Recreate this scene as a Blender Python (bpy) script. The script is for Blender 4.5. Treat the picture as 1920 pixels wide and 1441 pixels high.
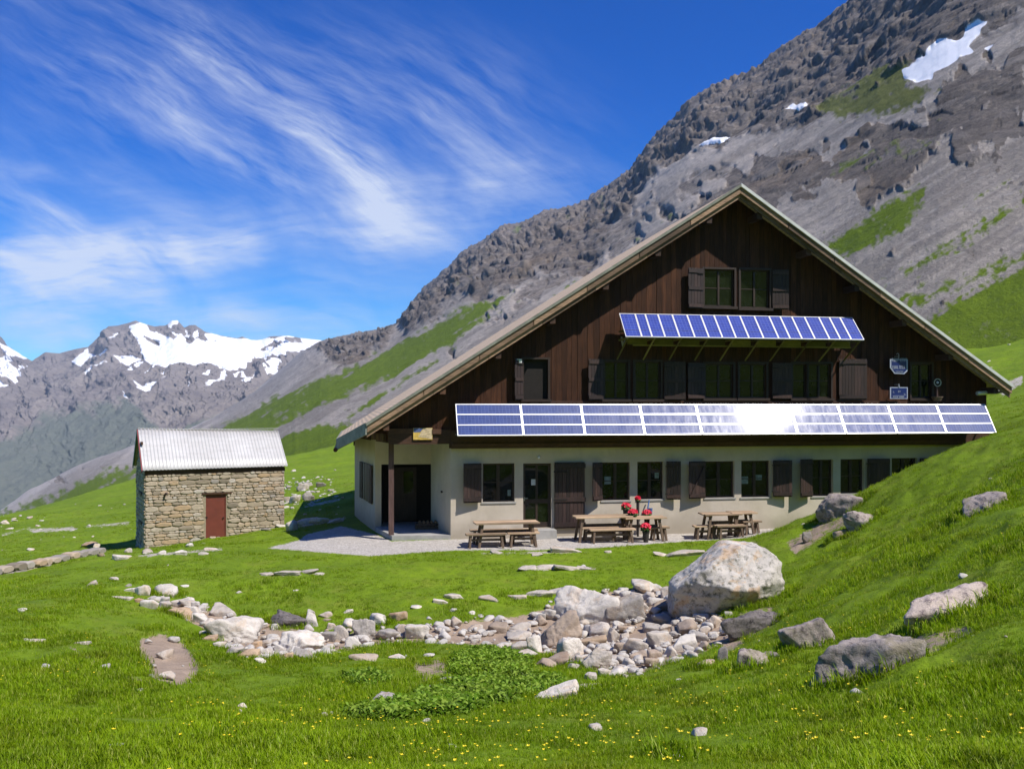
import bpy, bmesh, math, random
import numpy as np
from mathutils import Vector, Matrix

for _o in list(bpy.data.objects): bpy.data.objects.remove(_o, do_unlink=True)
R = math.radians
SC = bpy.context.scene
COL = SC.collection
# ---------------------------------------------------------------- camera
FX, CX, HY, CZ = 1700.0, 960.0, 762.0, 4.3          # focal length in photo pixels, centre, horizon row, eye height
cam_d = bpy.data.cameras.new('camera'); cam = bpy.data.objects.new('camera', cam_d); COL.objects.link(cam)
cam.location = (0, 0, CZ); cam.rotation_euler = (R(90), 0, 0)
cam_d.sensor_width = 36; cam_d.lens = 36 * FX / 1920; cam_d.shift_y = (HY - 720.5) / 1920
cam_d.clip_start = 0.1; cam_d.clip_end = 20000
SC.camera = cam
SC.view_settings.view_transform = 'Standard'; SC.view_settings.look = 'None'
SC.view_settings.exposure = 0.25; SC.view_settings.gamma = 1.0
SC.cycles.max_bounces = 6; SC.cycles.diffuse_bounces = 3; SC.cycles.glossy_bounces = 3
SC.cycles.transmission_bounces = 4; SC.cycles.volume_bounces = 0; SC.cycles.use_denoising = True
SC.cycles.sample_clamp_indirect = 4.0; SC.cycles.caustics_reflective = False; SC.cycles.caustics_refractive = False
# ---------------------------------------------------------------- sun direction (world)
SUN = Vector((0.4946, -0.342, 0.80)).normalized()
SUN_EL = math.asin(SUN.z); SUN_AZ = math.atan2(SUN.x, SUN.y)

# ---------------------------------------------------------------- node helper
class G:
    def __init__(s, nt): s.nt = nt
    def n(s, t, ins=None, **at):
        nd = s.nt.nodes.new(t)
        for k, v in at.items(): setattr(nd, k, v)
        for k, v in (ins or {}).items():
            sk = nd.inputs[k]
            if isinstance(v, bpy.types.NodeSocket): s.nt.links.new(v, sk)
            else: sk.default_value = v
        return nd
    def m(s, op, a, b=0.0, c=None, clamp=False):
        d = {0: a, 1: b}
        if c is not None: d[2] = c
        return s.n('ShaderNodeMath', d, operation=op, use_clamp=clamp).outputs[0]
    def mix(s, f, a, b, blend='MIX'):
        nd = s.nt.nodes.new('ShaderNodeMix'); nd.data_type = 'RGBA'; nd.blend_type = blend
        for sk, v in ((nd.inputs[0], f), (nd.inputs[6], a), (nd.inputs[7], b)):
            if isinstance(v, bpy.types.NodeSocket): s.nt.links.new(v, sk)
            else: sk.default_value = v if not isinstance(v, tuple) else (tuple(v) + (1,))[:4]
        return nd.outputs[2]
    def noise(s, vec, scale, detail=4, rough=.6, dist=0.0, dims='3D'):
        return s.n('ShaderNodeTexNoise', {'Vector': vec, 'Scale': scale, 'Detail': detail, 'Roughness': rough, 'Distortion': dist}, noise_dimensions=dims).outputs['Fac']
    def ramp(s, f, stops, interp='LINEAR'):
        nd = s.nt.nodes.new('ShaderNodeValToRGB'); s.nt.links.new(f, nd.inputs[0])
        cr = nd.color_ramp; cr.interpolation = interp
        while len(cr.elements) < len(stops): cr.elements.new(.5)
        for e, (p, c) in zip(cr.elements, stops):
            e.position = p; e.color = (c, c, c, 1) if isinstance(c, (int, float)) else (tuple(c) + (1,))[:4]
        return nd.outputs[0]
    def mapr(s, f, a, b, c=0.0, d=1.0):
        return s.n('ShaderNodeMapRange', {0: f, 1: a, 2: b, 3: c, 4: d}).outputs[0]
    def vscale(s, vec, sc, rot=(0, 0, 0)):
        return s.n('ShaderNodeMapping', {'Vector': vec, 'Scale': sc, 'Rotation': rot}).outputs[0]

# ---------------------------------------------------------------- world: sky with cirrus
w = bpy.data.worlds.new('World'); SC.world = w; w.use_nodes = True
w.node_tree.nodes.clear(); g = G(w.node_tree)
sky = g.n('ShaderNodeTexSky', sky_type='NISHITA', sun_disc=False, sun_elevation=SUN_EL, sun_rotation=SUN_AZ, altitude=2000, air_density=1.0, dust_density=.2, ozone_density=3.0).outputs[0]
sky = g.n('ShaderNodeHueSaturation', {'Hue': .512, 'Saturation': 1.45, 'Value': 1.0, 'Color': sky}).outputs[0]
_s = g.n('ShaderNodeSeparateColor', {0: sky})      # deep, slightly polarised high-altitude blue
sky = g.n('ShaderNodeCombineColor', {0: g.m('MULTIPLY', g.m('POWER', _s.outputs[0], 1.35), .26), 1: g.m('MULTIPLY', _s.outputs[1], 1.02), 2: g.m('MULTIPLY', _s.outputs[2], 1.32)}).outputs[0]
dirv = g.n('ShaderNodeTexCoord').outputs['Generated']
sx = g.n('ShaderNodeSeparateXYZ', {0: dirv})
yy = g.m('MAXIMUM', sx.outputs[1], .02)
U = g.m('ADD', g.m('MULTIPLY', g.m('DIVIDE', sx.outputs[0], yy), 1.7), .96)
V = g.m('SUBTRACT', .762, g.m('MULTIPLY', g.m('DIVIDE', sx.outputs[2], yy), 1.7))
P = g.n('ShaderNodeCombineXYZ', {0: U, 1: V, 2: 0.0}).outputs[0]
warp = g.n('ShaderNodeTexNoise', {'Vector': P, 'Scale': 3.2, 'Detail': 3.0, 'Roughness': .55}).outputs['Color']
wv = g.n('ShaderNodeVectorMath', {0: warp, 1: (.5, .5, .5)}, operation='SUBTRACT').outputs[0]
PF = g.n('ShaderNodeVectorMath', {0: P, 1: g.n('ShaderNodeVectorMath', {0: wv, 'Scale': .07}, operation='SCALE').outputs[0]}, operation='ADD').outputs[0]
wv = g.n('ShaderNodeVectorMath', {0: wv, 'Scale': .15}, operation='SCALE').outputs[0]
PW = g.n('ShaderNodeVectorMath', {0: P, 1: wv}, operation='ADD').outputs[0]
def rot2(ang, sa, sb):
    v = g.n('ShaderNodeVectorRotate', {'Vector': PF, 'Angle': R(-ang)}, rotation_type='Z_AXIS').outputs[0]
    return g.n('ShaderNodeVectorMath', {0: v, 1: (sa, sb, 1)}, operation='MULTIPLY').outputs[0]
stA = g.m('ADD', g.m('MULTIPLY', g.noise(rot2(36, 1.3, 9), 2.4, 10, .68, .1), .55), g.m('MULTIPLY', g.noise(rot2(26, 2.0, 17), 2.2, 10, .72, .3), .45))
stB = g.m('ADD', g.m('MULTIPLY', g.noise(rot2(8, 1.0, 6), 2.2, 10, .66, .1), .6), g.m('MULTIPLY', g.noise(rot2(-6, 2.0, 20), 2.2, 9, .7, .1), .4))
stA = g.ramp(stA, [(.40, 0.0), (.72, 1.0)]); stB = g.ramp(stB, [(.36, 0.0), (.66, 1.0)])
def lobes(ls):
    tot = None
    for (cx, cy, rx, ry, ang, amp) in ls:
        c, s_ = math.cos(R(ang)), math.sin(R(ang))
        sp = g.n('ShaderNodeSeparateXYZ', {0: PW})
        dx = g.m('SUBTRACT', sp.outputs[0], cx); dy = g.m('SUBTRACT', sp.outputs[1], cy)
        a = g.m('ADD', g.m('MULTIPLY', dx, c / rx), g.m('MULTIPLY', dy, s_ / rx))
        b = g.m('ADD', g.m('MULTIPLY', dx, -s_ / ry), g.m('MULTIPLY', dy, c / ry))
        e = g.m('MULTIPLY', g.m('EXPONENT', g.m('MULTIPLY', g.m('ADD', g.m('MULTIPLY', a, a), g.m('MULTIPLY', b, b)), -1.0)), amp)
        tot = e if tot is None else g.m('ADD', tot, e)
    return tot
LA = lobes([(.30, .215, .30, .050, 33, .65), (.50, .31, .26, .040, 30, .55), (.60, .27, .28, .045, 36, .75), (.70, .36, .12, .04, 42, .5), (.60, .17, .42, .13, 14, .30),
            (.92, .25, .22, .10, 30, .42), (.45, .12, .45, .09, 28, .28), (.15, .28, .2, .06, 25, .35), (.09, .41, .19, .038, 32, 1.0), (.08, .14, .14, .05, 40, .3), (.36, .10, .2, .05, 35, .2)])
LB = lobes([(.82, .365, .17, .07, -8, .95), (.76, .44, .09, .06, 10, .6), (.19, .48, .28, .048, -3, .95), (.08, .54, .26, .06, 2, .9), (.40, .45, .28, .06, -4, .6),
            (.01, .31, .09, .022, 0, .6), (.52, .595, .42, .055, 2, .38), (.62, .525, .18, .018, 6, .3), (1.0, .33, .12, .06, 0, .25), (.12, .64, .3, .045, 0, .6), (.45, .63, .35, .05, 3, .5), (.28, .36, .3, .05, 20, .35), (.3, .52, .6, .12, 0, .22)])
cl = g.m('ADD', g.m('MULTIPLY', LA, g.m('ADD', g.m('MULTIPLY', stA, 1.05), .06)), g.m('MULTIPLY', LB, g.m('ADD', g.m('MULTIPLY', stB, .85), .16)))
cl = g.m('MULTIPLY', cl, g.mapr(sx.outputs[1], .02, .15))
cl = g.m('MULTIPLY', cl, g.mapr(g.noise(rot2(30, 1.6, 3.2), 2.6, 4, .55, .4), .34, .62, .36, 1.05))
cl = g.m('MINIMUM', g.m('MULTIPLY', cl, .74), .8)
CLOUD_N = cl
skyc = g.mix(cl, sky, (6.6, 7.2, 8.4))
g.n('ShaderNodeOutputWorld', {0: g.n('ShaderNodeBackground', {0: skyc, 1: .10}).outputs[0]})
# ---------------------------------------------------------------- sun lamp
sd = bpy.data.lights.new('sun', 'SUN'); sd.energy = 5.0; sd.angle = R(.53); sd.color = (1.0, .95, .87)
so = bpy.data.objects.new('sun', sd); COL.objects.link(so); so.location = (20, -10, 60)
so.rotation_euler = SUN.to_track_quat('Z', 'Y').to_euler()

# ---------------------------------------------------------------- numpy noise
def _h(ix, iy, iz, seed):
    with np.errstate(over='ignore'):
        h = (ix.astype(np.int64).astype(np.uint32) * np.uint32(374761393)) ^ (iy.astype(np.int64).astype(np.uint32) * np.uint32(668265263)) ^ (iz.astype(np.int64).astype(np.uint32) * np.uint32(2246822519)) ^ np.uint32((seed * 3266489917) & 0xffffffff)
        h = (h ^ (h >> np.uint32(15))) * np.uint32(2246822519)
        h = (h ^ (h >> np.uint32(13))) * np.uint32(3266489917)
        h = h ^ (h >> np.uint32(16))
    return h.astype(np.float64) / 4294967295.0
def vn(x, y, z=0.0, seed=0):
    x, y, z = np.broadcast_arrays(np.asarray(x, float), np.asarray(y, float), np.asarray(z, float))
    ix, iy, iz = np.floor(x), np.floor(y), np.floor(z)
    fx, fy, fz = x - ix, y - iy, z - iz
    fx = fx * fx * fx * (fx * (fx * 6 - 15) + 10); fy = fy * fy * fy * (fy * (fy * 6 - 15) + 10); fz = fz * fz * fz * (fz * (fz * 6 - 15) + 10)
    r = 0
    for a in (0, 1):
        for b in (0, 1):
            for c in (0, 1):
                wgt = (fx if a else 1 - fx) * (fy if b else 1 - fy) * (fz if c else 1 - fz)
                r = r + wgt * _h(ix + a, iy + b, iz + c, seed)
    return r * 2 - 1
def fbm(x, y, z=0.0, o=5, seed=0, gain=.5):
    t = 0; a = 1; s = 0
    for i in range(o):
        t = t + a * vn(x, y, z, seed + i); s += a; a *= gain; x, y, z = x * 2.03 + 3.1, y * 2.03 + 1.7, z * 2.03 + 5.3
    return t / s
def ridged(x, y, z=0.0, o=5, seed=0, gain=.5):
    t = 0; a = 1; s = 0
    for i in range(o):
        t = t + a * (1 - np.abs(vn(x, y, z, seed + i)) * 2); s += a; a *= gain; x, y, z = x * 2.07 + 3.1, y * 2.07 + 1.7, z * 2.07 + 5.3
    return t / s
def cells(x, y, z, seed=0):
    """jittered cell noise: distance to nearest point and a value per cell"""
    ix, iy, iz = np.floor(x), np.floor(y), np.floor(z)
    best = np.full(np.shape(x), 9.0); sec = np.full(np.shape(x), 9.0); val = np.zeros(np.shape(x))
    for a in (-1, 0, 1):
        for b in (-1, 0, 1):
            for c in (-1, 0, 1):
                jx, jy, jz = ix + a, iy + b, iz + c
                d = np.sqrt((jx + _h(jx, jy, jz, seed) - x) ** 2 + (jy + _h(jx, jy, jz, seed + 1) - y) ** 2 + (jz + _h(jx, jy, jz, seed + 2) - z) ** 2)
                m = d < best
                sec = np.where(m, best, np.minimum(sec, d)); val = np.where(m, _h(jx, jy, jz, seed + 3), val); best = np.where(m, d, best)
    return best, sec, val
def sstep(a, b, x): t = np.clip((x - a) / (b - a), 0, 1); return t * t * (3 - 2 * t)
def polyd(px, py, poly):
    """signed distance to a polygon, positive inside"""
    px = np.asarray(px, float); py = np.asarray(py, float)
    best = np.full(px.shape, 1e9); ins = np.zeros(px.shape, bool)
    n = len(poly)
    for i in range(n):
        ax, ay = poly[i]; bx, by = poly[(i + 1) % n]
        ex, ey = bx - ax, by - ay; L = ex * ex + ey * ey + 1e-9
        t = np.clip(((px - ax) * ex + (py - ay) * ey) / L, 0, 1)
        best = np.minimum(best, np.hypot(px - ax - t * ex, py - ay - t * ey))
        c = ((ay > py) != (by > py)) & (px < (bx - ax) * (py - ay) / (by - ay + 1e-12) + ax)
        ins ^= c
    return np.where(ins, best, -best)

# ---------------------------------------------------------------- object helpers
def tag(o, label=None, cat=None, group=None, kind=None):
    if label: o['label'] = label
    if cat: o['category'] = cat
    if group: o['group'] = group
    if kind: o['kind'] = kind
    return o
def link(name, me, mat=None, parent=None, loc=None, rz=0):
    o = bpy.data.objects.new(name, me); COL.objects.link(o)
    if mat is not None:
        for m_ in (mat if isinstance(mat, (list, tuple)) else [mat]): me.materials.append(m_)
    if parent is not None: o.parent = parent
    if loc is not None: o.location = loc
    if rz: o.rotation_euler = (0, 0, rz)
    return o
def empty(name, loc=(0, 0, 0), rz=0, **k):
    o = bpy.data.objects.new(name, None); COL.objects.link(o); o.location = loc; o.rotation_euler = (0, 0, rz)
    o.empty_display_size = .2
    return tag(o, k.get('label'), k.get('cat'), k.get('group'), k.get('kind'))
class MB:
    """collects shapes into one mesh"""
    def __init__(s): s.v = []; s.f = []; s.c = []
    def add(s, vs, fs, c=None):
        b = len(s.v); s.v += [tuple(x) for x in vs]; s.f += [tuple(i + b for i in f) for f in fs]
        s.c += [c if c is not None else .5] * len(fs)
        return s
    def box(s, x0, x1, y0, y1, z0, z1, c=None, M=None):
        vs = [(x0, y0, z0), (x1, y0, z0), (x1, y1, z0), (x0, y1, z0), (x0, y0, z1), (x1, y0, z1), (x1, y1, z1), (x0, y1, z1)]
        if M is not None: vs = [tuple(M @ Vector(p)) for p in vs]
        return s.add(vs, [(0, 3, 2, 1), (4, 5, 6, 7), (0, 1, 5, 4), (1, 2, 6, 5), (2, 3, 7, 6), (3, 0, 4, 7)], c)
    def bar(s, a, b, w, h, c=None, up=(0, 0, 1)):
        a, b = Vector(a), Vector(b); d = (b - a).normalized(); u = Vector(up)
        if abs(d.dot(u)) > .98: u = Vector((0, 1, 0))
        sd_ = d.cross(u).normalized() * (w / 2); uu = sd_.cross(d).normalized() * (h / 2)
        vs = [a - sd_ - uu, a + sd_ - uu, a + sd_ + uu, a - sd_ + uu, b - sd_ - uu, b + sd_ - uu, b + sd_ + uu, b - sd_ + uu]
        return s.add(vs, [(0, 1, 2, 3), (7, 6, 5, 4), (0, 4, 5, 1), (1, 5, 6, 2), (2, 6, 7, 3), (3, 7, 4, 0)], c)
    def tube(s, a, b, r0, r1=None, n=10, c=None):
        r1 = r0 if r1 is None else r1; a, b = Vector(a), Vector(b); d = (b - a).normalized()
        u = d.orthogonal().normalized(); v_ = d.cross(u)
        vs = [p + (u * math.cos(2 * math.pi * i / n) + v_ * math.sin(2 * math.pi * i / n)) * r for p, r in ((a, r0), (b, r1)) for i in range(n)]
        return s.add(vs, [(i, (i + 1) % n, n + (i + 1) % n, n + i) for i in range(n)] + [tuple(range(n))[::-1], tuple(range(n, 2 * n))], c)
    def prism(s, poly, zt, zb, c=None):
        """poly list of (x,y); zt, zb functions or numbers"""
        ft = zt if callable(zt) else (lambda x, y: zt); fb = zb if callable(zb) else (lambda x, y: zb)
        n = len(poly)
        vs = [(x, y, fb(x, y)) for x, y in poly] + [(x, y, ft(x, y)) for x, y in poly]
        return s.add(vs, [tuple(range(n))[::-1], tuple(range(n, 2 * n))] + [(i, (i + 1) % n, n + (i + 1) % n, n + i) for i in range(n)], c)
    def mesh(s, name):
        me = bpy.data.meshes.new(name); me.from_pydata(s.v, [], s.f)
        at = me.attributes.new('tone', 'FLOAT', 'FACE'); at.data.foreach_set('value', s.c); me.update(); return me
    def obj(s, name, mat, parent=None, bevel=0, **k):
        o = link(name, s.mesh(name), mat, parent, k.get('loc'), k.get('rz', 0))
        if bevel:
            b = o.modifiers.new('bevel', 'BEVEL'); b.width = bevel; b.segments = 1; b.limit_method = 'ANGLE'
        return o
def gridmesh(name, X, Y, Z, attrs, mat, smooth=True, flip=False):
    r, c = X.shape; me = bpy.data.meshes.new(name)
    co = np.stack([X, Y, Z], -1).reshape(-1, 3).astype(np.float32)
    idx = np.arange(r * c).reshape(r, c)
    q = np.stack([idx[:-1, :-1], idx[:-1, 1:], idx[1:, 1:], idx[1:, :-1]], -1).reshape(-1, 4)
    if flip: q = q[:, ::-1]
    me.vertices.add(r * c); me.vertices.foreach_set('co', co.ravel())
    me.loops.add(q.size); me.loops.foreach_set('vertex_index', q.ravel().astype(np.int32))
    me.polygons.add(len(q)); me.polygons.foreach_set('loop_start', np.arange(0, q.size, 4, dtype=np.int32))
    me.update(calc_edges=True)
    me.polygons.foreach_set('use_smooth', np.full(len(q), smooth))
    for k, v in attrs.items():
        if v.ndim == 3:
            at = me.attributes.new(k, 'FLOAT_COLOR', 'POINT'); at.data.foreach_set('color', v.reshape(-1).astype(np.float32))
        else:
            at = me.attributes.new(k, 'FLOAT', 'POINT'); at.data.foreach_set('value', v.reshape(-1).astype(np.float32))
    me.update()
    return link(name, me, mat)

# ---------------------------------------------------------------- materials
MATS = {}
def mat(name, fn):
    m_ = bpy.data.materials.new(name); m_.use_nodes = True; m_.node_tree.nodes.clear(); g_ = G(m_.node_tree)
    out = fn(g_); g_.n('ShaderNodeOutputMaterial', {0: out}); MATS[name] = m_; return m_
def pbsdf(g_, col, rough=.8, bump=None, bs=.3, bd=.02, metal=0.0, spec=.5, coat=0.0, crough=.05):
    ins = {'Base Color': col if isinstance(col, bpy.types.NodeSocket) else (tuple(col) + (1,))[:4], 'Roughness': rough, 'Metallic': metal, 'Specular IOR Level': spec, 'Coat Weight': coat, 'Coat Roughness': crough}
    if bump is not None: ins['Normal'] = g_.n('ShaderNodeBump', {'Height': bump, 'Strength': bs, 'Distance': bd}).outputs[0]
    return g_.n('ShaderNodeBsdfPrincipled', ins).outputs[0]
def objc(g_): return g_.n('ShaderNodeTexCoord').outputs['Object']
def attr(g_, n_, o_='Fac'): return g_.n('ShaderNodeAttribute', attribute_name=n_).outputs[o_]
def flat(name, col, rough=.8, var=.25, sc=8, metal=0.0, bump=.15, **k):
    def fn(g_):
        c_ = objc(g_); nz = g_.noise(c_, sc, 5)
        col_ = g_.mix(g_.mapr(nz, .3, .7), tuple(x * (1 - var) for x in col), tuple(min(1, x * (1 + var)) for x in col))
        return pbsdf(g_, col_, rough, g_.noise(c_, sc * 4, 3), bump, .01, metal, **k)
    return mat(name, fn)
def woodfn(c0, c1, rough=.75, stretch=(14, 14, .9), gloss=.4, tonev=.5, knots=True):
    def fn(g_):
        c_ = objc(g_); t_ = attr(g_, 'tone')
        off = g_.n('ShaderNodeCombineXYZ', {0: g_.m('MULTIPLY', t_, 37.0), 1: g_.m('MULTIPLY', t_, 11.0), 2: g_.m('MULTIPLY', t_, 53.0)}).outputs[0]
        cc = g_.n('ShaderNodeVectorMath', {0: c_, 1: off}, operation='ADD').outputs[0]
        gr = g_.noise(g_.vscale(cc, stretch), 2.2, 6, .65, .6)
        big = g_.noise(cc, .8, 3)
        col_ = g_.mix(g_.mapr(gr, .3, .72), c0, c1)
        col_ = g_.mix(g_.mapr(big, .35, .7, 0, .55), col_, tuple(x * .45 for x in c0))
        tn = g_.m('ADD', g_.m('MULTIPLY', g_.m('SUBTRACT', t_, .5), tonev * 2), 1.0)
        tv = g_.n('ShaderNodeCombineXYZ', {0: tn, 1: tn, 2: tn}).outputs[0]
        col_ = g_.mix(1.0, col_, tv, 'MULTIPLY')
        return pbsdf(g_, col_, rough, gr, .35, .01, spec=gloss)
    return fn
M_clad = mat('dark larch cladding', woodfn((.028, .012, .0065), (.108, .042, .019), .7, (16, 16, .8), .2, .32))
M_beam = mat('brown beam wood', woodfn((.045, .02, .011), (.12, .055, .028), .7, (3, 10, 10)))
M_verge = mat('weathered verge boards', woodfn((.13, .08, .05), (.42, .27, .17), .75, (1.2, 12, 12)))
M_shut = mat('dark shutter wood', woodfn((.022, .011, .009), (.065, .034, .026), .6, (12, 12, 1.0), .5, .4))
M_frame = mat('dark window frame wood', woodfn((.02, .011, .007), (.05, .026, .016), .55, (8, 8, 8), .5, .2))
M_bench = mat('pale weathered table wood', woodfn((.32, .21, .13), (.60, .44, .29), .7, (1.2, 12, 12), .4, .4))
M_leg = mat('grey brown leg wood', woodfn((.10, .065, .042), (.24, .165, .11), .75, (8, 8, 2), .4, .4))
M_post = mat('purple brown post wood', woodfn((.06, .033, .028), (.15, .085, .072), .7, (12, 12, 1.0)))
M_under = mat('yellow painted boards', woodfn((.16, .13, .03), (.3, .25, .06), .7, (2, 8, 8)))
def render_fn(g_):
    c_ = objc(g_); big = g_.noise(c_, .9, 5, .6); fine = g_.noise(c_, 30, 4, .7)
    col_ = g_.mix(g_.mapr(big, .3, .7), (.47, .405, .315), (.60, .525, .43))
    z_ = g_.n('ShaderNodeSeparateXYZ', {0: c_}).outputs[2]
    low = g_.m('MULTIPLY', g_.mapr(g_.m('ADD', z_, g_.m('MULTIPLY', big, .6)), .9, .35), .75)
    col_ = g_.mix(low, col_, (.30, .26, .20))
    st = g_.noise(g_.vscale(c_, (1.6, 1.6, .6)), 1.6, 7, .75)
    col_ = g_.mix(g_.mapr(st, .52, .75, 0, .3), col_, (.27, .235, .18))
    return pbsdf(g_, col_, .9, fine, .5, .01)
M_plaster = mat('beige lime render', render_fn)
M_conc = flat('pale concrete', (.34, .33, .31), .85, .2, 3)
def panelfn(base, base2, lines, rough, coat, crough):
    def fn(g_):
        uv = g_.n('ShaderNodeUVMap', uv_map='UVMap').outputs[0]
        s_ = g_.n('ShaderNodeSeparateXYZ', {0: uv})
        def ln(v, wd):
            f_ = g_.m('FRACT', v); return g_.m('LESS_THAN', g_.m('ABSOLUTE', g_.m('SUBTRACT', f_, .5)), .5 - wd)
        l_ = g_.m('MULTIPLY', ln(s_.outputs[0], .035), ln(s_.outputs[1], .035))
        c_ = objc(g_); nz = g_.noise(c_, 1.3, 4); cellr = g_.n('ShaderNodeTexWhiteNoise', {0: g_.n('ShaderNodeVectorMath', {0: uv}, operation='FLOOR').outputs[0]}, noise_dimensions='3D').outputs[0]
        col_ = g_.mix(g_.m('ADD', g_.m('MULTIPLY', cellr, .5), g_.m('MULTIPLY', nz, .5)), base, base2)
        col_ = g_.mix(l_, lines, col_)
        dirt = g_.noise(g_.vscale(c_, (2.5, .7, .7)), 2.0, 5, .7)
        rg = g_.mapr(dirt, .3, .7, rough * .8, rough * 1.3)
        return pbsdf(g_, col_, rg, g_.noise(c_, 1.1, 2), .03, .02, spec=.2, coat=coat, crough=crough)
    return mat('blue solar cells', fn)
M_cellA = panelfn((.012, .032, .15), (.024, .055, .23), (.08, .12, .30), .38, .10, .075)
M_cellB = panelfn((.010, .028, .22), (.022, .052, .34), (.10, .14, .45), .5, .2, .12)
M_alu = flat('white aluminium frame', (.78, .78, .80), .35, .05, 6, metal=.35, bump=.02)
M_metal = flat('grey metal', (.45, .46, .47), .4, .15, 6, metal=.6, bump=.05)
M_glass = mat('dark window glass', lambda g_: pbsdf(g_, g_.mix(g_.mapr(g_.noise(objc(g_), 2.5, 4), .35, .7), (.004, .006, .004), (.014, .019, .010)), .035, g_.noise(objc(g_), 1.5, 1), .03, .03, spec=.38))
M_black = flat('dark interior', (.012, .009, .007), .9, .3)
M_paper = flat('white paper', (.7, .72, .7), .8, .05)
def roof_fn(g_):
    c_ = objc(g_)
    wv_ = g_.n('ShaderNodeTexWave', {'Vector': c_, 'Scale': 2.2, 'Distortion': 1.0, 'Detail': 2.0}, bands_direction='X').outputs[1]
    nz = g_.noise(c_, 2.0, 6)
    col_ = g_.mix(g_.mapr(nz, .3, .7), (.56, .40, .25), (.78, .58, .38))
    col_ = g_.mix(g_.m('MULTIPLY', wv_, .3), col_, (.2, .16, .11))
    return pbsdf(g_, col_, .8, wv_, .4, .02)
M_roof = mat('tan shingle roof', roof_fn)
M_flash = flat('grey green roof flashing', (.20, .205, .165), .75, .3, 3, metal=0)
M_flashw = flat('pale metal roof edge', (.62, .62, .58), .5, .12, 3, metal=.2)
# shed
def corr_fn(g_):
    c_ = objc(g_); nz = g_.noise(g_.vscale(c_, (1, 6, 1)), 1.5, 6, .7)
    col_ = g_.mix(g_.mapr(nz, .35, .75), (.60, .59, .58), (.46, .445, .43))
    sx_ = g_.n('ShaderNodeSeparateXYZ', {0: c_}).outputs[0]; sh = g_.n('ShaderNodeTexWhiteNoise', {1: g_.m('FLOOR', g_.m('MULTIPLY', sx_, 1.25))}, noise_dimensions='1D').outputs[0]
    col_ = g_.mix(g_.m('MULTIPLY', sh, .35), col_, (.42, .405, .39))
    sp = g_.noise(c_, 9, 5, .8)
    col_ = g_.mix(g_.mapr(sp, .62, .74, 0, .7), col_, (.34, .25, .17))
    return pbsdf(g_, col_, .5, nz, .1, .01, metal=.15)
M_corr = mat('galvanised corrugated iron', corr_fn)
def stonewall_fn(g_):
    c_ = objc(g_); t_ = attr(g_, 'tone'); nz = g_.noise(c_, 9, 6, .65)
    col_ = g_.ramp(t_, [(0, (.20, .165, .12)), (.25, (.40, .32, .23)), (.5, (.52, .44, .345)), (.72, (.46, .31, .17)), (.86, (.57, .51, .44)), (1, (.30, .27, .24))])
    col_ = g_.mix(g_.mapr(nz, .3, .72, 0, .5), col_, (.24, .20, .15))
    return pbsdf(g_, col_, .9, nz, .7, .02)
M_stone = mat('ochre rubble stone', stonewall_fn)
M_mortar = flat('lime mortar', (.30, .245, .17), .95, .3, 12, bump=.5)
M_reddoor = flat('oxide red painted door', (.16, .035, .022), .55, .15, 3, bump=.05)
M_green = flat('green painted bargeboard', (.05, .13, .07), .6, .2, 4)
M_redtrim = flat('red painted bargeboard', (.25, .04, .04), .6, .2, 4)
M_logs = flat('split firewood', (.22, .15, .08), .9, .4, 12)
M_blue = flat('enamel blue', (.012, .025, .13), .35, .15, 4, bump=.02)
M_white = flat('white enamel', (.72, .74, .80), .45, .08, 4, bump=.02)
M_yellow = flat('yellow map print', (.62, .42, .10), .6, .25, 9, bump=.02)
M_cream = flat('cream map print', (.60, .47, .30), .6, .2, 14, bump=.02)
M_sky_p = flat('blue map print', (.08, .12, .28), .6, .3, 14, bump=.02)
M_ink = flat('dark brown lettering', (.10, .06, .03), .7, .1)
M_pot = flat('dark plant pot', (.035, .028, .024), .8, .3)
M_leaf = flat('geranium leaf', (.05, .12, .02), .6, .5, 20)
M_petal = flat('crimson geranium petals', (.62, .012, .045), .6, .35, 25)
M_galv = flat('blue bucket plastic', (.07, .13, .28), .5, .1)
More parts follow.
